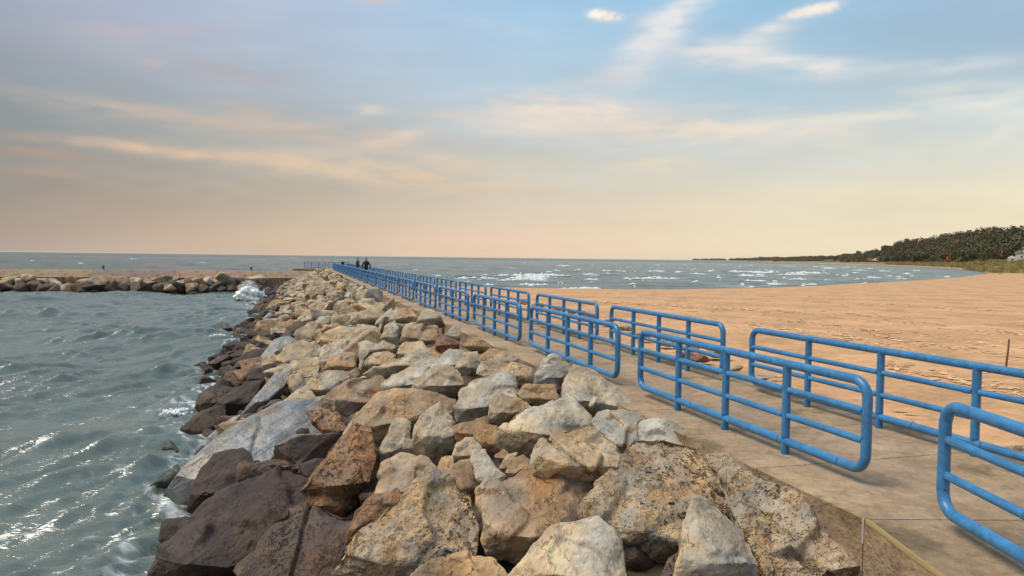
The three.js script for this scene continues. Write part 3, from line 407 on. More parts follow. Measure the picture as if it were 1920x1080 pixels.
// boulders traced from the photograph: tone, outline, [raise, top shift x, top shift y, dome, tilt], label
const ROCKS = [
  ['p', [1093, 970, 1160, 920, 1220, 865, 1293, 863, 1367, 883, 1398, 920, 1393, 973, 1360, 1000, 1280, 1060, 1180, 1075, 1140, 1005], [-.08, .02, .16, .22, 1.35], 'large flat speckled boulder with coarse pitted top beside the walkway edge'],
  ['b', [890, 940, 923, 923, 970, 910, 1020, 905, 1093, 913, 1143, 930, 1100, 960, 1090, 985, 993, 1015, 970, 1063, 910, 1040], [0, 0, .14, .22, 1.3], 'flat brown boulder with a shallow dark basin in its top'],
  ['c', [955, 1085, 1000, 1035, 1050, 1005, 1135, 993, 1165, 1020, 1180, 1085, 1120, 1130, 980, 1130], [.05, 0, .1, .26, 1], 'cream boulder with bumpy top in front of the large speckled boulder'],
  ['g', [1266, 1085, 1290, 1000, 1325, 955, 1365, 970, 1410, 1005, 1426, 1060, 1420, 1125, 1275, 1130], [.12, -.1, .05, .26, .7], 'pale grey smooth wedge boulder leaning on the speckled boulder'],
  ['p', [1400, 918, 1442, 917, 1501, 941, 1577, 980, 1647, 1019, 1705, 1085, 1640, 1140, 1440, 1130, 1412, 1000], [.02, 0, .1, .15, 1.4, [1418, 960, 1540, 1065]], 'broad cracked ochre boulder lying against the concrete edge'],
  ['g', [1198, 835, 1203, 805, 1220, 798, 1270, 805, 1350, 838, 1425, 882, 1440, 905, 1400, 915, 1340, 890, 1225, 872], [.06, -.1, .1, .2, 1.1], 'long grey wedge boulder tapering toward the walkway edge'],
  ['g', [1108, 800, 1130, 785, 1180, 778, 1230, 795, 1290, 815, 1203, 850, 1190, 862, 1150, 840], [0, 0, .1, .2, 1.2]],
  ['t', [993, 855, 1010, 830, 1060, 812, 1110, 803, 1140, 815, 1172, 842, 1200, 872, 1178, 905, 1140, 920, 1060, 912, 1003, 885], [.05, -.08, .05, .28, .9, [1035, 830, 1130, 905]], 'big tan boulder split by a diagonal crack'],
  ['c', [929, 815, 960, 785, 985, 768, 1040, 757, 1085, 755, 1118, 780, 1112, 806, 1050, 818, 1010, 838, 985, 858, 945, 848], [.05, -.05, .1, .25, 1]],
  ['c', [1043, 757, 1060, 710, 1078, 685, 1115, 697, 1160, 730, 1200, 765, 1225, 785, 1180, 792, 1105, 775], [.08, -.15, 0, .24, .9], 'large pale cream boulder overhanging the walkway edge'],
  ['g', [998, 720, 1018, 672, 1040, 666, 1080, 686, 1066, 716, 1050, 730, 1028, 728], [.06, -.1, .05, .3, .8]],
  ['b', [966, 738, 985, 722, 1045, 723, 1050, 756, 1030, 765, 985, 758], [0, 0, .1, .28, .9]],
  ['t', [890, 702, 900, 682, 940, 678, 1000, 693, 1006, 714, 985, 726, 930, 710], [.03, 0, .1, .25, 1]],
  ['b', [893, 674, 920, 653, 950, 660, 988, 690, 960, 694, 900, 685], [0, 0, .1, .25, 1]],
  ['t', [848, 692, 865, 660, 895, 660, 900, 690, 870, 706], [0, 0, .1, .3, .8]],
  ['g', [848, 762, 862, 735, 890, 718, 945, 704, 965, 714, 972, 748, 930, 764, 915, 784, 880, 798, 853, 794], [.05, 0, .15, .25, 1.1], 'broad smooth pale boulder with a flat sloping top'],
  ['t', [911, 792, 917, 745, 940, 739, 985, 750, 1003, 766, 960, 788, 930, 803], [0, -.1, .05, .28, .8]],
  ['b', [843, 802, 880, 790, 914, 784, 918, 802, 890, 824, 856, 832], [0, 0, .1, .28, 1]],
  ['b', [886, 817, 895, 800, 932, 801, 938, 832, 947, 848, 905, 845], [0, 0, .1, .3, .8]],
  ['c', [876, 866, 889, 850, 905, 850, 942, 885, 966, 915, 957, 930, 925, 930, 893, 902], [.08, -.1, .05, .3, .7], 'smooth cream elongated stone wedged between larger boulders'],
  ['b', [946, 887, 960, 863, 982, 856, 1002, 870, 1010, 895, 1002, 912, 958, 912], [.05, 0, .1, .3, .7]],
  ['b', [810, 917, 845, 880, 880, 870, 899, 890, 905, 925, 887, 950, 850, 942], [.06, -.05, .1, .3, .8]],
  ['t', [931, 882, 950, 856, 972, 852, 957, 877, 945, 892], [-.02, 0, 0, .3, .7]],
  ['b', [925, 855, 945, 843, 958, 855, 942, 870], [-.05, 0, 0, .3, .8]],
  ['t', [847, 848, 870, 824, 902, 830, 908, 852, 880, 866], [0, 0, .1, .3, .9]],
  ['s', [292, 935, 330, 880, 375, 830, 460, 785, 560, 775, 607, 784, 620, 822, 595, 862, 560, 902, 495, 925, 400, 930, 320, 952], [.05, -.12, .16, .2, 1.5], 'large wet slate grey slab with rusty broken edge tilting into the water'],
  ['d', [342, 965, 355, 885, 375, 864, 430, 853, 452, 860, 470, 885, 467, 912, 420, 930, 372, 952], [.12, -.05, .12, .26, .9], 'dark brown wet boulder on top of the slate slab'],
  ['d', [268, 1100, 290, 1030, 345, 970, 400, 945, 470, 913, 545, 930, 565, 990, 520, 1040, 470, 1100, 380, 1140], [0, -.05, .15, .24, 1.1], 'huge dark brown wet boulder sloping down into the harbour'],
  ['r', [558, 925, 600, 850, 650, 806, 680, 813, 705, 850, 697, 905, 662, 955, 635, 980, 600, 965], [.08, -.05, .08, .28, .7], 'upright rusty brown boulder leaning beside the slate slab'],
  ['k', [450, 1042, 470, 1010, 530, 981, 570, 988, 640, 1000, 648, 1025, 630, 1090, 600, 1125, 455, 1125], [0, 0, .1, .2, 1.2, [544, 1010, 550, 1085]], 'flat dark boulder with pale lichen and a straight crack'],
  ['b', [700, 928, 708, 880, 740, 858, 790, 863, 817, 880, 820, 907, 790, 928, 770, 945, 745, 955, 705, 945], [.04, 0, .15, .28, .9]],
  ['r', [636, 1035, 660, 965, 690, 943, 737, 928, 748, 945, 722, 980, 672, 1020], [.02, 0, .05, .25, .8]],
  ['p', [612, 1090, 640, 1035, 700, 980, 760, 935, 792, 912, 832, 925, 882, 955, 896, 1000, 893, 1065, 850, 1105, 700, 1140], [.08, -.12, .08, .26, .9], 'rugged deeply pitted boulder with a sharp ridge and dark flank'],
  ['b', [765, 1090, 810, 1065, 870, 1053, 930, 1063, 965, 1090, 870, 1125], [0, 0, .1, .2, 1]],
  ['b', [648, 802, 665, 770, 690, 745, 740, 735, 810, 740, 853, 754, 855, 778, 815, 790, 770, 800, 730, 815, 710, 832, 668, 822], [.04, 0, .12, .26, 1], 'long tan brown boulder with a rounded back'],
  ['t', [767, 842, 775, 800, 795, 765, 822, 756, 850, 783, 860, 815, 852, 842, 822, 875, 790, 868], [.1, -.05, .05, .26, .6], 'upright oval tan boulder leaning on its neighbours'],
  ['t', [700, 863, 715, 820, 730, 788, 767, 795, 775, 840, 762, 868, 720, 880], [.04, 0, .05, .26, .7]],
  ['b', [586, 767, 610, 735, 650, 718, 700, 703, 723, 721, 718, 748, 690, 765, 650, 793, 608, 785], [.06, -.05, .12, .26, .95], 'brown block boulder with a flat slanting top'],
  ['t', [523, 757, 545, 735, 570, 730, 590, 748, 593, 767, 570, 772, 530, 769], [0, 0, .1, .28, .9]],
  ['r', [560, 777, 585, 766, 622, 778, 652, 805, 622, 835, 598, 805], [0, 0, .1, .25, 1]],
  ['b', [453, 787, 500, 763, 550, 755, 558, 771, 520, 790, 480, 805], [0, 0, .1, .22, 1.1]],
  ['k', [488, 767, 510, 748, 527, 750, 524, 765], [0, 0, 0, .3, .8]],
  ['s', [438, 790, 478, 740, 498, 703, 527, 697, 524, 727, 492, 762, 455, 792], [.08, -.1, .1, .2, 1.1], 'narrow grey slab with a smooth curved wet edge'],
  ['d', [396, 772, 410, 745, 440, 723, 482, 711, 474, 750, 442, 790, 410, 792], [.06, 0, .12, .28, .9]],
  ['k', [360, 767, 365, 740, 385, 728, 412, 733, 420, 750, 402, 780, 373, 780], [.06, 0, .1, .3, .7]],
  ['d', [334, 812, 360, 778, 402, 768, 414, 790, 382, 815, 348, 835], [0, 0, .1, .25, 1]],
  ['m', [262, 862, 285, 838, 310, 830, 332, 845, 326, 858, 290, 866], [.1, 0, .1, .25, .8], 'mossy dark stone awash off the slate slab'],
  ['m', [274, 918, 300, 888, 320, 875, 334, 890, 312, 914, 288, 924], [.1, 0, .1, .25, .8], 'mossy dark stone poking out beside the tip of the slate slab'],
  ['s', [360, 853, 380, 823, 410, 793, 428, 788, 413, 817, 382, 850, 364, 860], [.02, 0, .1, .2, 1.1]],
  ['t', [838, 870, 855, 833, 882, 828, 898, 850, 882, 868, 850, 880], [0, 0, .05, .3, .8]],
  ['b', [815, 888, 825, 860, 847, 860, 853, 880, 832, 910], [0, 0, .05, .3, .7]],
  ['g', [560, 732, 580, 710, 600, 698, 637, 696, 653, 710, 622, 738, 595, 746], [.03, 0, .1, .27, .9]],
  ['g', [713, 722, 730, 700, 790, 678, 830, 678, 817, 702, 792, 739, 760, 742, 723, 742], [.03, 0, .1, .25, 1]],
  ['t', [766, 737, 775, 712, 810, 688, 832, 685, 862, 700, 873, 720, 857, 744, 815, 747], [.04, 0, .1, .27, .9]],
  ['t', [678, 703, 700, 690, 760, 663, 825, 645, 841, 660, 833, 682, 780, 690, 730, 708, 700, 715], [.06, 0, .1, .22, 1], 'long straight tan slab lying across the middle of the slope'],
  ['t', [678, 687, 690, 666, 720, 659, 742, 668, 738, 684, 700, 694], [0, 0, .1, .28, .9]],
  ['b', [593, 699, 620, 680, 640, 660, 662, 666, 665, 687, 645, 702], [.03, 0, .1, .27, .9]],
  ['t', [503, 695, 515, 668, 530, 648, 560, 638, 587, 643, 596, 665, 588, 686, 540, 698, 515, 712], [.05, 0, .1, .28, .9], 'rounded tan boulder capping the waterside edge of the slope'],
  ['t', [710, 638, 720, 613, 736, 601, 748, 620, 746, 651, 725, 650], [.04, 0, .05, .28, .7]],
  ['b', [745, 643, 755, 618, 780, 608, 817, 613, 825, 637, 800, 653, 760, 653], [.04, 0, .1, .28, .9]],
  ['q', [813, 634, 820, 622, 863, 643, 862, 658, 842, 668, 815, 654], [.05, 0, .1, .25, .9], 'reddish brown split slab near the walkway edge'],
  ['t', [740, 663, 755, 643, 790, 641, 803, 655, 793, 672, 750, 672], [.02, 0, .1, .28, .9]],
  ['t', [590, 643, 605, 623, 640, 606, 700, 612, 715, 635, 692, 656, 640, 660, 600, 654], [.04, 0, .1, .27, 1]],
  ['c', [593, 684, 600, 653, 615, 638, 642, 640, 648, 658, 628, 676, 600, 688], [.03, 0, .1, .28, .9]],
  ['t', [688, 658, 715, 638, 742, 648, 746, 667, 715, 667], [.02, 0, .1, .28, .9]],
  ['k', [520, 638, 530, 613, 550, 603, 590, 608, 595, 624, 565, 640, 540, 645], [.03, 0, .1, .27, .9]],
  ['b', [503, 634, 515, 608, 532, 603, 528, 627, 512, 640], [.03, 0, .1, .28, .8]],
  ['k', [461, 653, 475, 628, 505, 610, 511, 620, 497, 648, 475, 660], [.04, 0, .1, .25, .9]],
  ['s', [460, 697, 490, 663, 500, 638, 526, 630, 546, 638, 522, 668, 495, 682, 475, 697], [.05, 0, .12, .22, 1.1], 'smooth pale blue grey slab sliding toward the water'],
  ['d', [456, 694, 462, 658, 492, 652, 493, 670, 475, 696], [.04, 0, .1, .28, .8]],
  ['d', [428, 698, 445, 668, 462, 658, 461, 692, 445, 706], [.02, 0, .1, .28, .8]],
  ['d', [443, 724, 460, 698, 507, 682, 514, 702, 480, 726, 450, 732], [.02, 0, .1, .25, 1]],
  ['p', [508, 724, 530, 698, 560, 688, 592, 688, 594, 708, 560, 730, 530, 740], [.03, 0, .1, .25, 1]],
  ['d', [440, 643, 455, 618, 487, 613, 483, 632, 460, 655, 444, 655], [.02, 0, .1, .27, .9]],
  ['d', [455, 608, 460, 588, 476, 590, 483, 606, 470, 614], [.04, 0, .1, .28, .8]],
  ['k', [471, 593, 485, 568, 500, 568, 498, 587, 480, 601], [.04, 0, .1, .28, .8]],
  ['b', [492, 588, 505, 563, 527, 558, 531, 577, 510, 594], [.04, 0, .1, .28, .9]],
  ['c', [558, 608, 580, 583, 602, 583, 616, 600, 590, 612], [.04, -.1, .1, .28, .9]],
  ['r', [531, 609, 545, 588, 560, 578, 573, 580, 562, 603], [.03, 0, .1, .27, .9]],
  ['t', [650, 608, 660, 593, 695, 573, 720, 588, 721, 608, 680, 616], [.03, 0, .12, .26, 1]],
  ['t', [781, 603, 790, 583, 805, 578, 827, 588, 833, 608, 800, 614], [.12, 0, .1, .28, .8]],
  ['t', [723, 604, 745, 578, 767, 578, 785, 595, 783, 609, 750, 612], [.04, 0, .1, .28, .9]],
  ['g', [833, 628, 850, 610, 864, 613, 864, 638, 848, 642], [.05, 0, .1, .28, .8]],
  ['m', [392, 617, 405, 606, 425, 606, 436, 618, 425, 624, 400, 624], [.12, 0, .1, .25, .8], 'mossy dark stone awash farther out in the harbour'],
  ['d', [390, 668, 410, 655, 440, 650, 455, 658, 440, 668, 405, 675], [-.05, 0, .1, .22, 1]],
  ['d', [412, 690, 430, 672, 448, 668, 452, 682, 435, 697, 418, 697], [-.02, 0, .1, .25, 1]],
  ['g', [795, 690, 830, 690, 850, 668, 838, 655, 880, 660, 890, 690, 868, 702, 830, 700], [-.06, 0, .1, .22, 1]],
  ['t', [640, 745, 655, 715, 690, 703, 712, 712, 690, 730, 660, 750], [-.04, 0, .1, .25, 1]],
  ['b', [860, 645, 885, 632, 915, 640, 925, 655, 890, 660], [.05, 0, .1, .26, 1]],
  ['t', [860, 840, 875, 826, 890, 822, 905, 830, 895, 850, 870, 856], [-.08, 0, .1, .26, 1]],
];
const FWD = camN.clone().negate();
let rockSeed = 1; const rr = rng(77), spots = [];
const GEN = { t: ['tan limestone boulder in the riprap slope', 'tan riprap boulders'], c: ['pale cream boulder in the riprap slope', 'cream riprap boulders'], g: ['light grey boulder in the riprap slope', 'grey riprap boulders'], b: ['warm brown boulder in the riprap slope', 'brown riprap boulders'], p: ['coarse pitted boulder in the riprap slope', 'pitted riprap boulders'], r: ['rust stained boulder in the riprap slope', 'rusty riprap boulders'], d: ['dark wet boulder at the harbour waterline', 'dark waterline boulders'], k: ['dull dark brown boulder low in the riprap slope', 'dark brown riprap boulders'], s: ['wet slate grey slab low in the riprap slope', 'slate slabs'], m: ['mossy dark stone awash at the waterline', 'mossy stones'], q: ['reddish brown boulder in the riprap slope', 'reddish riprap boulders'] };
const RUST = { t: .3, c: .16, g: .14, b: .4, p: .35, r: .6, d: .25, k: .35, s: .3, m: 0, q: .1 };
for (const [tone, flat, o, label] of ROCKS) {
  const poly = []; for (let i = 0; i < flat.length; i += 2) poly.push([flat[i], flat[i + 1]]);
  let A = 0, cx = 0, cy = 0; for (let i = 0; i < poly.length; i++) { const [x0, y0] = poly[i], [x1, y1] = poly[(i + 1) % poly.length], k = x0 * y1 - x1 * y0; A += k; cx += (x0 + x1) * k; cy += (y0 + y1) * k; } cx /= 3 * A; cy /= 3 * A; A = Math.abs(A) / 2;
  const d = ray(cx, cy); let z = 3; for (; z < 120; z += .02) { const x = d.x * z, y = camera.position.y + d.y * z; if (y < Math.max(surfY(x, -(d.z * z)), tone === 'm' ? WATER : -9) + o[0]) break; }
  const C = d.clone().multiplyScalar(z).add(camera.position), s = z / F, size = Math.sqrt(A) * s, tilt = o[4] ?? 1, seed = rockSeed++, r = rng(seed * 91), pts = [];
  // the block: a top that leans back from a front arris, and a front face that undercuts it
  let lo = 1e9, hi = -1e9; for (const [, y] of poly) { lo = Math.min(lo, (cy - y) * s); hi = Math.max(hi, (cy - y) * s); }
  const rho = clamp(.56 - .17 * tilt + (r() - .5) * .14, .22, .5), dR = mix(lo, hi, rho), T = tilt * 1.25, slant = (r() - .5) * .7;
  const depth = (dx, dy) => { const e = dy - dR - slant * .35 * dx; return e > 0 ? -T * e : .28 * e; };
  const Vp = (dx, dy) => camR.clone().multiplyScalar(dx).addScaledVector(camU, dy).addScaledVector(camN, depth(dx, dy));
  const N = camU.clone().multiplyScalar(.75).add(camN).normalize();
  const tx = (r() - .5) * .9, ty = (r() - .5) * .6, cracks = [];
  if (o[5]) { const [ax, ay, bx, by] = o[5], u = new THREE.Vector2(bx - ax, -(by - ay)).normalize(), nn = camR.clone().multiplyScalar(-u.y).addScaledVector(camU, u.x); cracks.push([nn.x, nn.y, nn.z, nn.dot(Vp((ax - cx) * s, (cy - ay) * s))]); }
  poly.forEach(([x, y], i) => {
    const dx = (x - cx) * s, dy = (cy - y) * s; pts.push(Vp(dx, dy));
    if (i % 2) { const k = .45 + .25 * r(), ix = dx * k + o[1] * size * .5, iy = dy * k + o[2] * size * .3; pts.push(Vp(ix, iy).addScaledVector(N, size * o[3] * (.12 + .3 * r() + tx * ix / size))); }
    pts.push(Vp(dx * .82, dy * .8).addScaledVector(N, -size * .42)); if (i % 2) pts.push(Vp(dx * .5, dy * .4).addScaledVector(N, -size * .7));
  });
  { const xs = []; for (let i = 0; i < poly.length; i++) { const [x0, y0] = poly[i], [x1, y1] = poly[(i + 1) % poly.length], a = (cy - y0) * s - dR, b = (cy - y1) * s - dR; if (a * b < 0) xs.push((mix(x0, x1, a / (a - b)) - cx) * s); }
    if (xs.length > 1) { const l = Math.min(...xs), h = Math.max(...xs); for (const q of [.04, .35, .68, .96]) { const dx = mix(l, h, q); pts.push(Vp(dx, dR + slant * .35 * dx + (r() - .5) * .08 * (hi - lo)).addScaledVector(camN, size * (q > .1 && q < .9 ? .1 + .08 * r() : 0))); } } }
  const m = new THREE.Mesh(weather(pts, size, clamp(z * .0042, .026, .4), seed, { rust: RUST[tone], rough: tone === 'p' ? 1.7 : tone === 's' ? .4 : 1, cracks, bk: tone === 's' ? .3 : 1, breaks: tone === 's' ? 7 : 15 }), TONE[tone]); m.position.copy(C);
  spots.push([C.x, -C.z, size]);
  add(m, 'boulder', label ?? GEN[tone][0], 'boulder', label ? undefined : GEN[tone][1]);
}
// generic broken blocks for the rest of the slope
function block(seed, edge) {
  const r = rng(seed * 331 + 7), pts = [], sx_ = .75 + .5 * r(), sy = .5 + .3 * r(), sz = .75 + .4 * r(), cuts = 15;
  for (let i = 0; i < cuts; i++) { const u = r() * 2 - 1, q = r() * 6.283, w = Math.sqrt(1 - u * u), e = .62; const p = [w * Math.cos(q), u, w * Math.sin(q)].map((c) => Math.sign(c) * Math.abs(c) ** e); pts.push(new THREE.Vector3(p[0] * sx_ * (.85 + .3 * r()) * .5, p[1] * sy * (.85 + .3 * r()) * .5, p[2] * sz * (.85 + .3 * r()) * .5)); }
  return pts;
}
const BLOCKS = [], BLOCKS_LOW = [];
for (let i = 0; i < 12; i++) { BLOCKS.push(weather(block(i + 1, 0), .9, .085, 200 + i, { rust: .3, rough: .8 })); BLOCKS_LOW.push(weather(block(i + 1, 0), .9, .22, 200 + i, { rust: .3, rough: .8 })); }
const low = {}, individuals = [];
function generic(x, v, y, size, tone, low_, r, i) { const e = new THREE.Euler((r() - .5) * 1.1, r() * 6.283, (r() - .5) * 1.1), sc = new THREE.Vector3(size * (.85 + .4 * r()), size * (.8 + .4 * r()), size * (.85 + .4 * r())); return { x, v, y, e, sc, tone, i: Math.floor(r() * 12) }; }
const pickTone = (x, r, v) => { const h = x + (r() - .5) * 1.2; if (v < 17 && x < .6) return 'kdkrdk'[Math.floor(r() * 6)]; return h < -1.7 ? 'dddkdkd'[Math.floor(r() * 7)] : h < -.6 ? 'kbrdtsb'[Math.floor(r() * 7)] : 'ttttcgbbptcb'[Math.floor(r() * 12)]; };
for (let v = 1; v < 114; v += .92) for (let x = -4.2; x < 4.3; x += .92) {
  const X = x + (rr() - .5) * .5, V = v + (rr() - .5) * .5, seen = -V, f = V * Math.cos(YAW * R) + X * Math.sin(YAW * R);
  let hit = false; for (const [a, b, s] of spots) if (Math.hypot(a - X, b - V) < s * .66 + .34) { hit = true; break; }
  if (V < 21 && X < -2.1 || V < 32 && X < -2.8) continue;
  const size = (.92 + .7 * rr() * rr()) * (V > 45 ? .88 : 1), inner = V < 33;
  if (X + .55 > edgeL(V)) continue;
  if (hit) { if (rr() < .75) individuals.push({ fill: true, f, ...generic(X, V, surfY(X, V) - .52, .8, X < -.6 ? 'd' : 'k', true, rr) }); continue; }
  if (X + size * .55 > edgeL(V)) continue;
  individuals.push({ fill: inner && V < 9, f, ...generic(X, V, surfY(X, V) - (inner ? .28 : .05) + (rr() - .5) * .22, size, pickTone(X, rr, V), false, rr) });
}
individuals.sort((a, b) => a.f - b.f);
let count = ROCKS.length; const rest = [];
for (const q of individuals) {
  if (q.fill || count >= 300) { rest.push(q); continue; }
  count++; const m = new THREE.Mesh((q.f < 60 ? BLOCKS : BLOCKS_LOW)[q.i], TONE[q.tone]); m.position.set(q.x, q.y, -q.v); m.rotation.copy(q.e); m.scale.copy(q.sc);
  add(m, 'boulder', GEN[q.tone][0], 'boulder', GEN[q.tone][1]);
}
{ const by = {}; for (const q of rest) { const g = BLOCKS_LOW[q.i].clone(); g.applyMatrix4(new THREE.Matrix4().compose(new THREE.Vector3(q.x, q.y, -q.v), new THREE.Quaternion().setFromEuler(q.e), q.sc)); (by[q.tone] ??= []).push(g); }
  const grp = new THREE.Group(); for (const t in by) part(grp, 'rubble', mergeGeometries(by[t]), TONE[t]); add(grp, 'riprap_rubble', 'mass of smaller and distant stones filling the riprap slope', 'rubble', undefined, 'stuff'); }
// boulders along the foot of the jetty
{
  const r = rng(404), J_ = [];
  for (let x = -44; x < -6; x += 1.35) { J_.push([x + (r() - .5) * .7, 110.6 + r() * .6, -2.1 + r() * .35, 1.9 + r() * 1.2, 'ttcgbbt'[Math.floor(r() * 7)]]); J_.push([x + .6 + (r() - .5) * .7, 108.6 + r() * .5, -2.75 + r() * .25, 2.1 + r() * 1.1, 'kbkdkb'[Math.floor(r() * 6)]]); }
  J_.push([-9.4, 110, -1.5, 3.2, 'g'], [-7, 109.6, -1.9, 2.9, 'k'], [-5.2, 110.2, -1.6, 2.6, 't']);
  for (const [x, v, y, s, t] of J_) { const m = new THREE.Mesh(BLOCKS_LOW[Math.floor(r() * 12)], TONE[t]); m.position.set(x, y, -v); m.rotation.set((r() - .5) * .6, r() * 6.28, (r() - .5) * .6); m.scale.set(s * (.9 + .4 * r()), s * .8, s * .8); const dark = v < 109.3 || 'dk'.includes(t); add(m, 'boulder', dark ? 'low brown boulder at the waterline of the jetty' : 'pale boulder piled against the jetty slabs', 'boulder', dark ? 'waterline boulders below the jetty' : 'pale boulders below the jetty'); }
}
// stones on the sandy side of the walkway
{
  const r = rng(909), L = [[1885, 852, .75, 'p'], [1925, 870, .6, 't'], [1430, 705, .5, 'g'], [1300, 668, .6, 'q'], [1345, 660, .55, 'b'], [1290, 650, .55, 't'], [1250, 640, .5, 'g'], [1375, 690, .35, 't'], [1205, 628, .5, 'b'], [1175, 612, .5, 't'], [1140, 600, .6, 'g'], [1100, 590, .6, 'q'], [1075, 583, .5, 'b'], [1046, 578, .6, 't'], [1010, 572, .6, 'b'], [985, 566, .6, 'q']];
  for (const [px, py, s, t] of L) { const p = onPlane(px, py, -.12), m = new THREE.Mesh(BLOCKS[Math.floor(r() * 12)], TONE[t]); p.x = Math.max(p.x, EDGE_R + s * .62); m.position.set(p.x, -.14, p.z); m.rotation.set((r() - .5) * .4, r() * 6.28, (r() - .5) * .4); m.scale.set(s * 1.3, s * .7, s); add(m, 'beach_stone', 'stone half buried in sand along the beach side of the walkway', 'stone', 'stones along the beach edge'); }
}
{ // washed-up bits and clods of sand strewn along the raked lines of the beach
  const r = rng(515), lines = [[1380, 574, 1920, 622], [1250, 566, 1700, 590], [1400, 588, 1920, 650], [1330, 596, 1700, 640], [1600, 640, 1960, 712], [1480, 618, 1920, 668], [1100, 558, 1500, 580], [1640, 600, 1960, 628], [1500, 556, 1920, 580], [1700, 690, 1990, 760]], M = [], m = new THREE.Matrix4();
  for (const [ax, ay, bx, by] of lines) { const A = onPlane(ax, ay, -.3), B = onPlane(bx, by, -.3); for (let i = 0; i < 170; i++) { const t = r(), k = 1.2 * (r() + r() + r() - 1.5), x = mix(A.x, B.x, t) + k * .5 + n3(t * 9, ax, 1) * 1.2, v = -mix(A.z, B.z, t) + k + n3(t * 7, ay, 4) * 1.6; if (n3(t * 22, ax * .1, 9) < -.02) continue; M.push([x, v]); } }
  for (let i = 0; i < 800; i++) { const d = r() ** 1.5, v = 2 + r() * 60, x = EDGE_R + .5 + d * (10 + v * .5); if (n3(x * .35, v * .35, 7) < .02) continue; M.push([x, v]); }
  const g = new THREE.IcosahedronGeometry(1, 1), q = g.attributes.position; for (let i = 0; i < q.count; i++) { const f = 1 + .5 * n3(q.getX(i) * 1.9, q.getY(i) * 1.9, q.getZ(i) * 1.9); q.setXYZ(i, q.getX(i) * f, q.getY(i) * f * .4, q.getZ(i) * f); } g.computeVertexNormals();
  const inst = new THREE.InstancedMesh(g, std({ color: rgb(.50, .30, .155), roughness: 1 }), M.length), c = new THREE.Color();
  M.forEach(([x, v], i) => { const s = .022 + .05 * r() * r() + v * .0006; m.compose(new THREE.Vector3(x, beachY(x, v) + .012, -v), new THREE.Quaternion().setFromAxisAngle(new THREE.Vector3(0, 1, 0), r() * 6.28), new THREE.Vector3(s * (1.2 + 2 * r()), s * .6, s)); inst.setMatrixAt(i, m); const b = .7 + .9 * r(); inst.setColorAt(i, c.setRGB(b, b, b)); });
  add(inst, 'beach_debris', 'dark bits of driftwood and clods strewn over the sand', 'debris', undefined, 'stuff'); }
{ const p = onPlane(1888, 688, -.25), g = new THREE.CylinderGeometry(.018, .025, .75, 8, 4), q = g.attributes.position; for (let i = 0; i < q.count; i++) q.setX(i, q.getX(i) + .03 * Math.sin(q.getY(i) * 4)); const m = new THREE.Mesh(g.translate(0, .3, 0), std({ color: rgb(.16, .09, .05), roughness: 1 })); m.position.set(p.x, beachY(p.x, -p.z) , p.z); add(m, 'driftwood_stake', 'thin brown stick standing upright in the sand', 'stick'); }

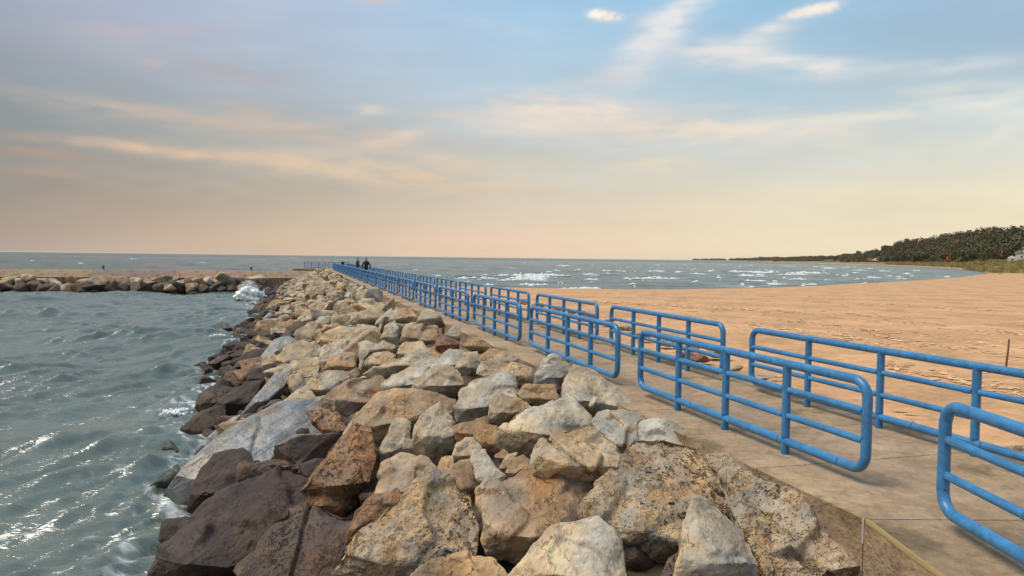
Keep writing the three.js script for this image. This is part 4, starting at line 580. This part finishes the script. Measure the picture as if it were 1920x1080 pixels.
// ---------------------------------------------------------------- surf, whitecaps and splash
{
  const W_ = [[1060, 498, 24], [1033, 507, 24], [978, 517, 150], [990, 523, 90], [833, 516, 34], [870, 520, 40], [1100, 513, 34], [1108, 522, 26], [1000, 532, 44], [1092, 538, 62], [1233, 496.5, 16], [1283, 496, 14], [1358, 497.5, 18], [1410, 497, 10], [1150, 507, 38], [1219, 508, 48], [1112, 515, 32], [1140, 512, 18], [1277, 509, 24], [1304, 512, 28], [1335, 507, 22], [1223, 520, 70], [1420, 510, 78], [1408, 515, 52], [1445, 507, 26], [1417, 525, 48], [1450, 532, 48], [1406, 536, 24], [1485, 513, 42], [1490, 522, 38], [1508, 511, 56], [1573, 515, 28], [1554, 503, 38], [1600, 507, 32], [1590, 501, 22], [1611, 522, 28], [1638, 519, 24], [1673, 517, 28], [1720, 507, 20], [1747, 526, 26], [1516, 532, 34], [1700, 512, 18], [1655, 508, 22], [1530, 500, 16], [1480, 499, 16], [1560, 524, 20], [248, 485, 16], [378, 491, 12], [550, 483, 14], [900, 497, 10], [960, 502, 12], [780, 505, 10], [60, 489, 9], [150, 493, 8], [700, 488, 8], [1180, 500, 12], [1630, 503, 14], [1180, 532, 20], [1300, 527, 16], [1350, 520, 14], [1690, 522, 16], [1770, 518, 14]];
  const G = []; const r = rng(61);
  for (let i = 0; i < 45; i++) { const y = 493 + 44 * r() ** 1.3, x = 860 + r() * 880; if (x > 1860 - (y - 505) * 9 && y > 505) continue; W_.push([x, y, 5 + 14 * r() * (y - 485) / 40]); }
  const FR = []; for (const [px, py, w] of W_) { FR.push([px, py, w * (.55 + .3 * r())]); const k = 1 + Math.round(w / 16); for (let i = 0; i < k; i++) FR.push([px + (r() - .5) * w * 1.15, py + (r() - .5) * (1.6 + w * .03), w * (.2 + .4 * r())]); }
  for (const [px, py, w] of FR) {
    const p = onPlane(px, py, WATER + .25), z = Math.hypot(p.x, p.z), L = w / F * z * 1.05, n = Math.max(14, Math.min(60, Math.round(w * .9))), m = 7, H = clamp(.18 + L * .018, .2, .5) * (z > 300 ? 1.2 : 1), D = clamp(1.2 + L * .1, 1.4, 3.6) * (z > 250 ? 1.4 : 1), pos = [], idx = [], sd = r() * 100, yaw = -YAW * R + (r() - .5) * .25;
    for (let i = 0; i <= n; i++) for (let k = 0; k <= m; k++) {
      const a = i / n * 2 - 1, b = k / m * 2 - 1, env = Math.pow(Math.max(0, 1 - a * a), .9), e = env * clamp(.15 + 1.7 * Math.max(0, .42 + n3(a * L * .4 + sd, 2, sd) + .5 * n3(a * L * 1.3, 5, sd)), 0, 1.3), u = a * L / 2, vv = (b * D / 2 + n3(u * .25 + sd, 7, 3) * 1.2) , hh = H * e * (1 - b * b) * (1 + .9 * n3(u * 1.6, vv * 1.6, sd)) - .08;
      pos.push(u, hh, vv * (.35 + .65 * e)); }
    for (let i = 0; i < n; i++) for (let k = 0; k < m; k++) { const a = i * (m + 1) + k; idx.push(a, a + 1, a + m + 1, a + 1, a + m + 2, a + m + 1); }
    let g = new THREE.BufferGeometry(); g.setAttribute('position', new THREE.Float32BufferAttribute(pos, 3)); g.setIndex(idx); g.rotateY(yaw); g.translate(p.x, Math.max(WATER + (z < 800 ? swell(p.x, -p.z) : 0), WATER) + .04, p.z); g.computeVertexNormals(); G.push(g);
  }
  add(new THREE.Mesh(mergeGeometries(G), foamMat), 'surf_foam', 'white breaking wave crests on the lake beyond the beach', 'foam', undefined, 'stuff');
}
function splash(px, py, y, w, h, n, seed, name, label) {
  const p = onPlane(px, py, y), r = rng(seed), G = [], ico0 = new THREE.IcosahedronGeometry(1, 1), drop = new THREE.IcosahedronGeometry(1, 0);
  for (let i = 0; i < n; i++) {
    const a = (r() + r() + r() - 1.5) / 1.5, b = r() ** 1.6 * (1 - a * a * .8), s = (i < n * .12 ? .10 + .16 * r() : .010 + .03 * r() * r()) * Math.min(1, h), ico = i < n * .12 ? ico0 : drop, g = ico.clone(), q = g.attributes.position, o = r() * 50;
    for (let k = 0; k < q.count; k++) { const f = 1 + .8 * n3(q.getX(k) * 1.7 + o, q.getY(k) * 1.7, q.getZ(k) * 1.7); q.setXYZ(k, q.getX(k) * f * s * 1.3, q.getY(k) * f * s, q.getZ(k) * f * s * 1.3); }
    g.translate(a * w / 2 + b * h * .25 * (r() - .5), b * h * (i < n * .12 ? .6 : 1.05), (r() - .5) * w * .5); G.push(g);
  }
  const g = mergeGeometries(G.map((q) => { q.deleteAttribute('uv'); return q; })); g.rotateY(-YAW * R); const m = new THREE.Mesh(g, sprayMat); m.position.copy(p); add(m, name, label, 'splash');
}
splash(467, 560, WATER, 3.2, 2.0, 3600, 3, 'wave_splash', 'white spray of a wave bursting on the boulders near the jetty corner');
splash(408, 633, WATER, 1.5, .25, 500, 4, 'wave_splash', 'small white wash curling round the mossy stone');
splash(330, 775, WATER, 1.2, .2, 500, 5, 'wave_splash', 'thin white wash against the dark boulder above the slate slab');
splash(310, 880, WATER, .8, .15, 300, 6, 'wave_splash', 'little white wash at the tip of the slate slab');

// ---------------------------------------------------------------- wood, shrubs and house on the far shore
function crownGeo(seed, bushy) {
  const r = rng(seed), pos = [], col = [], lobes = []; for (let i = 0; i < 9; i++) { const q = r() * 6.28, d = .32 * Math.sqrt(r()); lobes.push([Math.cos(q) * d, (bushy ? .35 : .56) + (r() - .5) * (bushy ? .4 : .5), Math.sin(q) * d, .17 + .13 * r()]); }
  for (let i = 0; i < 560; i++) {
    const l = lobes[i % 9], u = r() * 2 - 1, q = r() * 6.28, w = Math.sqrt(1 - u * u), k = l[3] * (.7 + .4 * r()), c = [l[0] + w * Math.cos(q) * k, l[1] + u * k * .85, l[2] + w * Math.sin(q) * k], s = .034 + .026 * r();
    const a = new THREE.Vector3(r() - .5, r() - .5, r() - .5).normalize(), b = new THREE.Vector3(r() - .5, r() - .5, r() - .5).cross(a).normalize(), t = .65 + .7 * r();
    const P = (x, y) => { pos.push(c[0] + (a.x * x + b.x * y) * s, c[1] + (a.y * x + b.y * y) * s, c[2] + (a.z * x + b.z * y) * s); col.push(t, t, t); };
    P(-1, -.7); P(1, -.4); P(.2, 1); P(-1, -.7); P(.2, 1); P(-.9, .6);
  }
  const g = new THREE.BufferGeometry(); g.setAttribute('position', new THREE.Float32BufferAttribute(pos, 3)); g.setAttribute('color', new THREE.Float32BufferAttribute(col, 3)); g.computeVertexNormals(); return g;
}
function trunkGeo(h) { const c = [new THREE.CylinderGeometry(.018, .035, h, 7).translate(0, h / 2, 0)]; for (let i = 0; i < 4; i++) { const b = new THREE.CylinderGeometry(.006, .014, .3, 5).translate(0, .15, 0); b.rotateZ(.7); b.rotateY(i * 1.7); b.translate(0, h * (.7 + .08 * i), 0); c.push(b); } return mergeGeometries(c); }
const crowns = [1, 2, 3, 4, 5].map((i) => crownGeo(i * 7, false)), bushes = [6, 7].map((i) => crownGeo(i * 9, true)), trunk = trunkGeo(.55), stub = trunkGeo(.3), bark = std({ color: rgb(.09, .07, .05), roughness: 1 });
const LEAF = { green: [.08, .082, .032], olive: [.118, .10, .042], brown: [.13, .092, .048], russet: [.14, .08, .04], red: [.30, .055, .03], orange: [.30, .10, .035], yellow: [.24, .19, .04], lime: [.15, .165, .045] };
const leafMat = {}; for (const k in LEAF) leafMat[k] = std({ color: rgb(...LEAF[k]), vertexColors: true, roughness: 1, side: THREE.DoubleSide });
function tree(px, t, h, tone, bush, r, label, group) { const p = farPoint(px, t), g = new THREE.Group(); part(g, 'trunk', bush ? stub : trunk, bark); part(g, 'crown', bush ? bushes[Math.floor(r() * 2)] : crowns[Math.floor(r() * 5)], leafMat[tone]); g.position.set(p.x, p.y - .3, p.z); g.rotation.y = r() * 6.28; g.scale.set(h * (bush ? 1.25 : 1) * (.9 + .3 * r()), h, h * (bush ? 1.25 : 1)); add(g, bush ? 'shrub' : 'tree', label ?? `${tone} leaved tree in the wood on the dune ridge`, bush ? 'shrub' : 'tree', group ?? `${tone} trees of the ridge wood`); }
{
  const r = rng(2024), tones = ['green', 'green', 'green', 'olive', 'olive', 'brown', 'brown', 'russet', 'green', 'olive'];
  const list = []; let k = 0;
  for (let row = 0; row < 9; row++) for (let px = 1610; px < 2010; px += 12.2 - row * .1) { const t = 2.03 + row * .124 + (r() - .5) * .06, X = px + (r() - .5) * 9; if (Math.abs(X - 1634) < 20 && t > 2.0 && t < 2.6) continue; list.push([X, t]); }
  for (const [px, t] of list) { if (k++ >= 285) break; tree(px, t, TREE_H * (.8 + .5 * r()), tones[Math.floor(r() * tones.length)], false, r); }
  for (const [px, t, h, tone, lab] of [[1785, 1.93, 10, 'orange', 'rounded orange red shrub at the edge of the dune grass'], [1711, 1.95, 6, 'red', 'bright red shrub at the foot of the wood'], [1737, 1.95, 6.5, 'red', 'wide red shrub beside the wood edge'], [1806, 1.92, 10, 'lime', 'yellow green shrub beside the orange red shrub'], [1768, 1.93, 8, 'lime', 'small lime green shrub against the dark trees'], [1853, 1.9, 6, 'olive', 'lone olive shrub standing in front of the wood'], [1840, 1.95, 5, 'russet', 'low russet shrub at the wood edge'], [1905, 1.86, 5, 'olive', 'low olive shrub in front of the house']]) tree(px, t, h, tone, true, r, lab, undefined);
  tree(1772, 2.3, 12, 'yellow', false, r, 'yellow leaved tree alone among the dark green trees', 'yellow trees'); tree(1795, 2.55, 13, 'orange', false, r, 'orange leaved tree high on the ridge', 'orange trees'); tree(1796, 2.95, 13, 'russet', false, r);
  // the ridge wood farther off, a mass nobody could count
  const G = [], bases = [crowns[0], crowns[2], crowns[4]];
  const dummy = new THREE.Matrix4(), inst = new THREE.InstancedMesh(crowns[1], leafMat.olive, 900); const c = new THREE.Color(); let n = 0;
  while (n < 900) { const u = r(), px = n < 620 ? 1455 + u * 165 : n < 720 ? 1300 + u * 155 : 1600 + u * 420, t = n < 720 ? 2.02 + r() * .98 : 2.1 + r() * .95; if (n < 620 && Math.abs(px - 1556) < 24 && t < 2.6) { continue; } const p = farPoint(px, t), s = (n < 620 ? 13 : n < 720 ? 26 : 12) * (.8 + .4 * r()), q = new THREE.Quaternion().setFromAxisAngle(new THREE.Vector3(0, 1, 0), r() * 6.28); dummy.compose(new THREE.Vector3(p.x, p.y - .28 * s, p.z), q, new THREE.Vector3(s * 1.5, s, s * 1.5)); inst.setMatrixAt(n, dummy); const b = r(); inst.setColorAt(n, b < .6 ? c.setRGB(.8, 1, .9) : b < .85 ? c.setRGB(1.3, .95, .9) : c.setRGB(1.9, .95, .8)); n++; }
  add(inst, 'distant_wood', 'far dark wood covering the shoreline toward the horizon', 'wood', undefined, 'stuff');
}
{ // house at the edge of the grass
  const p = farPoint(1914, 1.9), g = new THREE.Group(); g.position.set(p.x, p.y - .6, p.z); g.rotation.y = -(YAW + 30) * R;
  const wall = std({ color: rgb(.62, .56, .45), roughness: .9 }), roof = std({ color: rgb(.27, .22, .17), roughness: .95 }), brick = std({ color: rgb(.38, .17, .12), roughness: .95 }), glass = std({ color: rgb(.03, .035, .04), roughness: .1 }), trim = std({ color: rgb(.75, .72, .66), roughness: .8 });
  part(g, 'wall', new THREE.BoxGeometry(11, 5, 8).translate(3, 2.5, 0), wall); const up = part(g, 'upper_wall', new THREE.BoxGeometry(7.4, 3, 7).translate(4.5, 6.5, 0), wall);
  const gable = (w, h, d) => new THREE.ExtrudeGeometry(new THREE.Shape([[-w / 2, 0], [w / 2, 0], [0, h]].map(([a, b]) => new THREE.Vector2(a, b))), { depth: d, bevelEnabled: false }).translate(0, 0, -d / 2);
  const rf = part(g, 'roof', gable(9, 3.2, 8), roof, [4.5, 8, 0]); part(rf, 'chimney', new THREE.BoxGeometry(.8, 2, .8), brick, [1.5, 2.2, 0]); part(g, 'side_roof', gable(5.5, 2, 8.6), roof, [-.8, 5, 0]); part(g, 'porch', new THREE.BoxGeometry(4, 2.2, 5).translate(-4.4, 1.1, 0), wall); part(g, 'porch_roof', gable(4.8, 1.5, 5.4), trim, [-4.4, 2.2, 0]); part(g, 'belt_course', new THREE.BoxGeometry(7.5, .5, 7.1), brick, [4.5, 7.6, 0]);
  for (const [x, y] of [[0, 3], [2.5, 3], [5, 3], [7.3, 3], [2.4, 6.5], [4.6, 6.5], [6.8, 6.5], [-4.4, 1.3]]) { const z = y > 5 ? 3.52 : x < -2 ? 2.52 : 4.02, w = part(g, 'window', new THREE.BoxGeometry(1.1, 1.4, .08), trim, [x, y, z]); part(w, 'pane', new THREE.BoxGeometry(.9, 1.2, .04), glass, [0, 0, .04]); }
  add(g, 'house', 'pale two storey house with gabled roofs beside the wooded hill', 'house');
}
{ // tufts of dune grass
  const blade = new THREE.BufferGeometry(), pos = [], r = rng(12); for (let i = 0; i < 26; i++) { const q = r() * 6.28, d = r() * .5, x = Math.cos(q) * d, z = Math.sin(q) * d, h = .5 + .6 * r(), l = (r() - .5) * .5; pos.push(x - .05, 0, z, x + .05, 0, z, x + l, h, z + l * .5); } blade.setAttribute('position', new THREE.Float32BufferAttribute(pos, 3)); blade.computeVertexNormals();
  const inst = new THREE.InstancedMesh(blade, std({ color: rgb(.30, .24, .08), roughness: 1, side: THREE.DoubleSide }), 6000), m = new THREE.Matrix4(), c = new THREE.Color();
  for (let i = 0; i < 6000; i++) { const p = farPoint(1660 + r() * 400, 1.02 + r() * .95), s = .9 + r(); m.compose(p, new THREE.Quaternion().setFromAxisAngle(new THREE.Vector3(0, 1, 0), r() * 6), new THREE.Vector3(s * 1.6, s, s * 1.6)); inst.setMatrixAt(i, m); const b = .6 + .7 * r(); inst.setColorAt(i, c.setRGB(b * 1.05, b, b)); }
  add(inst, 'dune_grass', 'yellow green beach grass covering the low dunes', 'grass', undefined, 'stuff');
}

scene.fog = new THREE.FogExp2(new THREE.Color(.9, .88, .86), .00002);

// ---------------------------------------------------------------- people on the walkway
function person(x, v, turn, H, opt, label) {
  const s = H / 1.78, J = (a, b) => new THREE.Vector3(...a), bones = [], B = (a, b, ra, rb, c) => bones.push([new THREE.Vector3(...a), new THREE.Vector3(...b), ra, rb, c]);
  const w = opt.stride ?? .14, o = opt.arms ?? .12;
  B([0, .98, 0], [0, 1.25, 0], .15, .17, 1); B([-.13, 1.40, 0], [.13, 1.40, 0], .11, .11, 1); B([0, 1.25, 0], [0, 1.42, .01], .17, .15, 1); B([0, 1.45, 0], [0, 1.56, .015], .06, .055, 0); B([0, 1.64, .02], [0, 1.69, .01], .095, .10, opt.hat ? 3 : 0); B([0, 1.6, .07], [0, 1.62, .09], .045, .04, 0);
  for (const e of [-1, 1]) { B([e * .09, .95, 0], [e * .10, .52, e * w * .5], .095, .065, 2); B([e * .10, .52, e * w * .5], [e * .10, .10, e * w - .03], .062, .042, 2); B([e * .10, .05, e * w - .03], [e * .11, .04, e * w + .15], .045, .038, 2); B([e * .2, 1.41, 0], [e * (.25 + o), 1.14, -.02 * e], .062, .05, 1); B([e * (.25 + o), 1.14, -.02 * e], [e * (.24 + o * 1.3), .9, .07], .048, .036, 1); B([e * (.24 + o * 1.3), .88, .075], [e * (.235 + o * 1.3), .78, .1], .04, .028, 0); B([e * (.225 + o * 1.2), .87, .085], [e * (.2 + o * 1.2), .82, .12], .016, .013, 0); }
  const N = 72, size = 2.1, mc = new MarchingCubes(N, new THREE.MeshStandardMaterial(), false, false, 60000), ab = new THREE.Vector3(), q = new THREE.Vector3(), near = (p) => { let best = 1e9, f = 0, id = 0, acc = 0; for (const [a, b, ra, rb, c] of bones) { ab.subVectors(b, a); q.subVectors(p, a); const t = clamp(q.dot(ab) / ab.lengthSq()), d = q.addScaledVector(ab, -t).length() - mix(ra, rb, t); if (d < best) { best = d; id = c; } acc += Math.exp(-d * 38); } return [-Math.log(acc) / 38, id]; };
  const p = new THREE.Vector3(); for (let k = 0; k < N; k++) for (let j = 0; j < N; j++) for (let i = 0; i < N; i++) { p.set((i / N - .5) * size, (j / N) * size - .12, (k / N - .5) * size); mc.field[k * N * N + j * N + i] = Math.abs(p.x) > .62 || Math.abs(p.z) > .45 ? -1 : -near(p)[0]; }
  mc.isolation = 0; mc.update(); const n = mc.count ?? mc.geometry.drawRange.count, g = new THREE.BufferGeometry(), P = new Float32Array(n * 3), C = new Float32Array(n * 3), COL = [[.5, .3, .22], opt.coat, opt.legs, opt.hat ?? opt.coat];
  for (let i = 0; i < n; i++) { p.set(mc.positionArray[i * 3], mc.positionArray[i * 3 + 1], mc.positionArray[i * 3 + 2]); p.set(p.x * size / 2, (p.y / 2 + .5) * size - .12, p.z * size / 2); const c = COL[near(p)[1]]; P.set([p.x, p.y, p.z], i * 3); C.set(p.y > 1.66 && p.z < .06 && !opt.hat ? [.02, .017, .015] : c, i * 3); }
  g.setAttribute('position', new THREE.BufferAttribute(P, 3)); g.setAttribute('color', new THREE.BufferAttribute(C, 3)); let h = mergeVertices(g, 1e-4); h.computeVertexNormals();
  const m = new THREE.Mesh(h, std({ vertexColors: true, roughness: .9 })); m.scale.setScalar(s); m.rotation.y = turn; h.computeBoundingBox(); m.position.set(x, -h.boundingBox.min.y * s + .004, -v); add(m, 'person', label, 'person');
}
{ const at = (px, u) => { const z = u / ((px - 555) / F * Math.cos(YAW * R)); return z / Math.cos(YAW * R) - u * Math.tan(YAW * R); };
  person(6.15, at(686, 6.15), 2.9, 1.82, { coat: [.012, .012, .014], legs: [.02, .02, .025], arms: .09 }, 'person in a black coat walking on the walkway with one arm out');
  person(6.15, at(670, 6.15), 1.9, 1.82, { coat: [.035, .04, .055], legs: [.02, .022, .03], arms: .05 }, 'person in a dark grey coat standing in profile behind the railing');
  person(6.1, at(642, 6.1), .3, 1.4, { coat: [.03, .025, .03], legs: [.02, .02, .03], hat: [.6, .22, .22], arms: .03 }, 'smaller person with a pink hat near the far end of the walkway'); }

renderer.render(scene, camera);
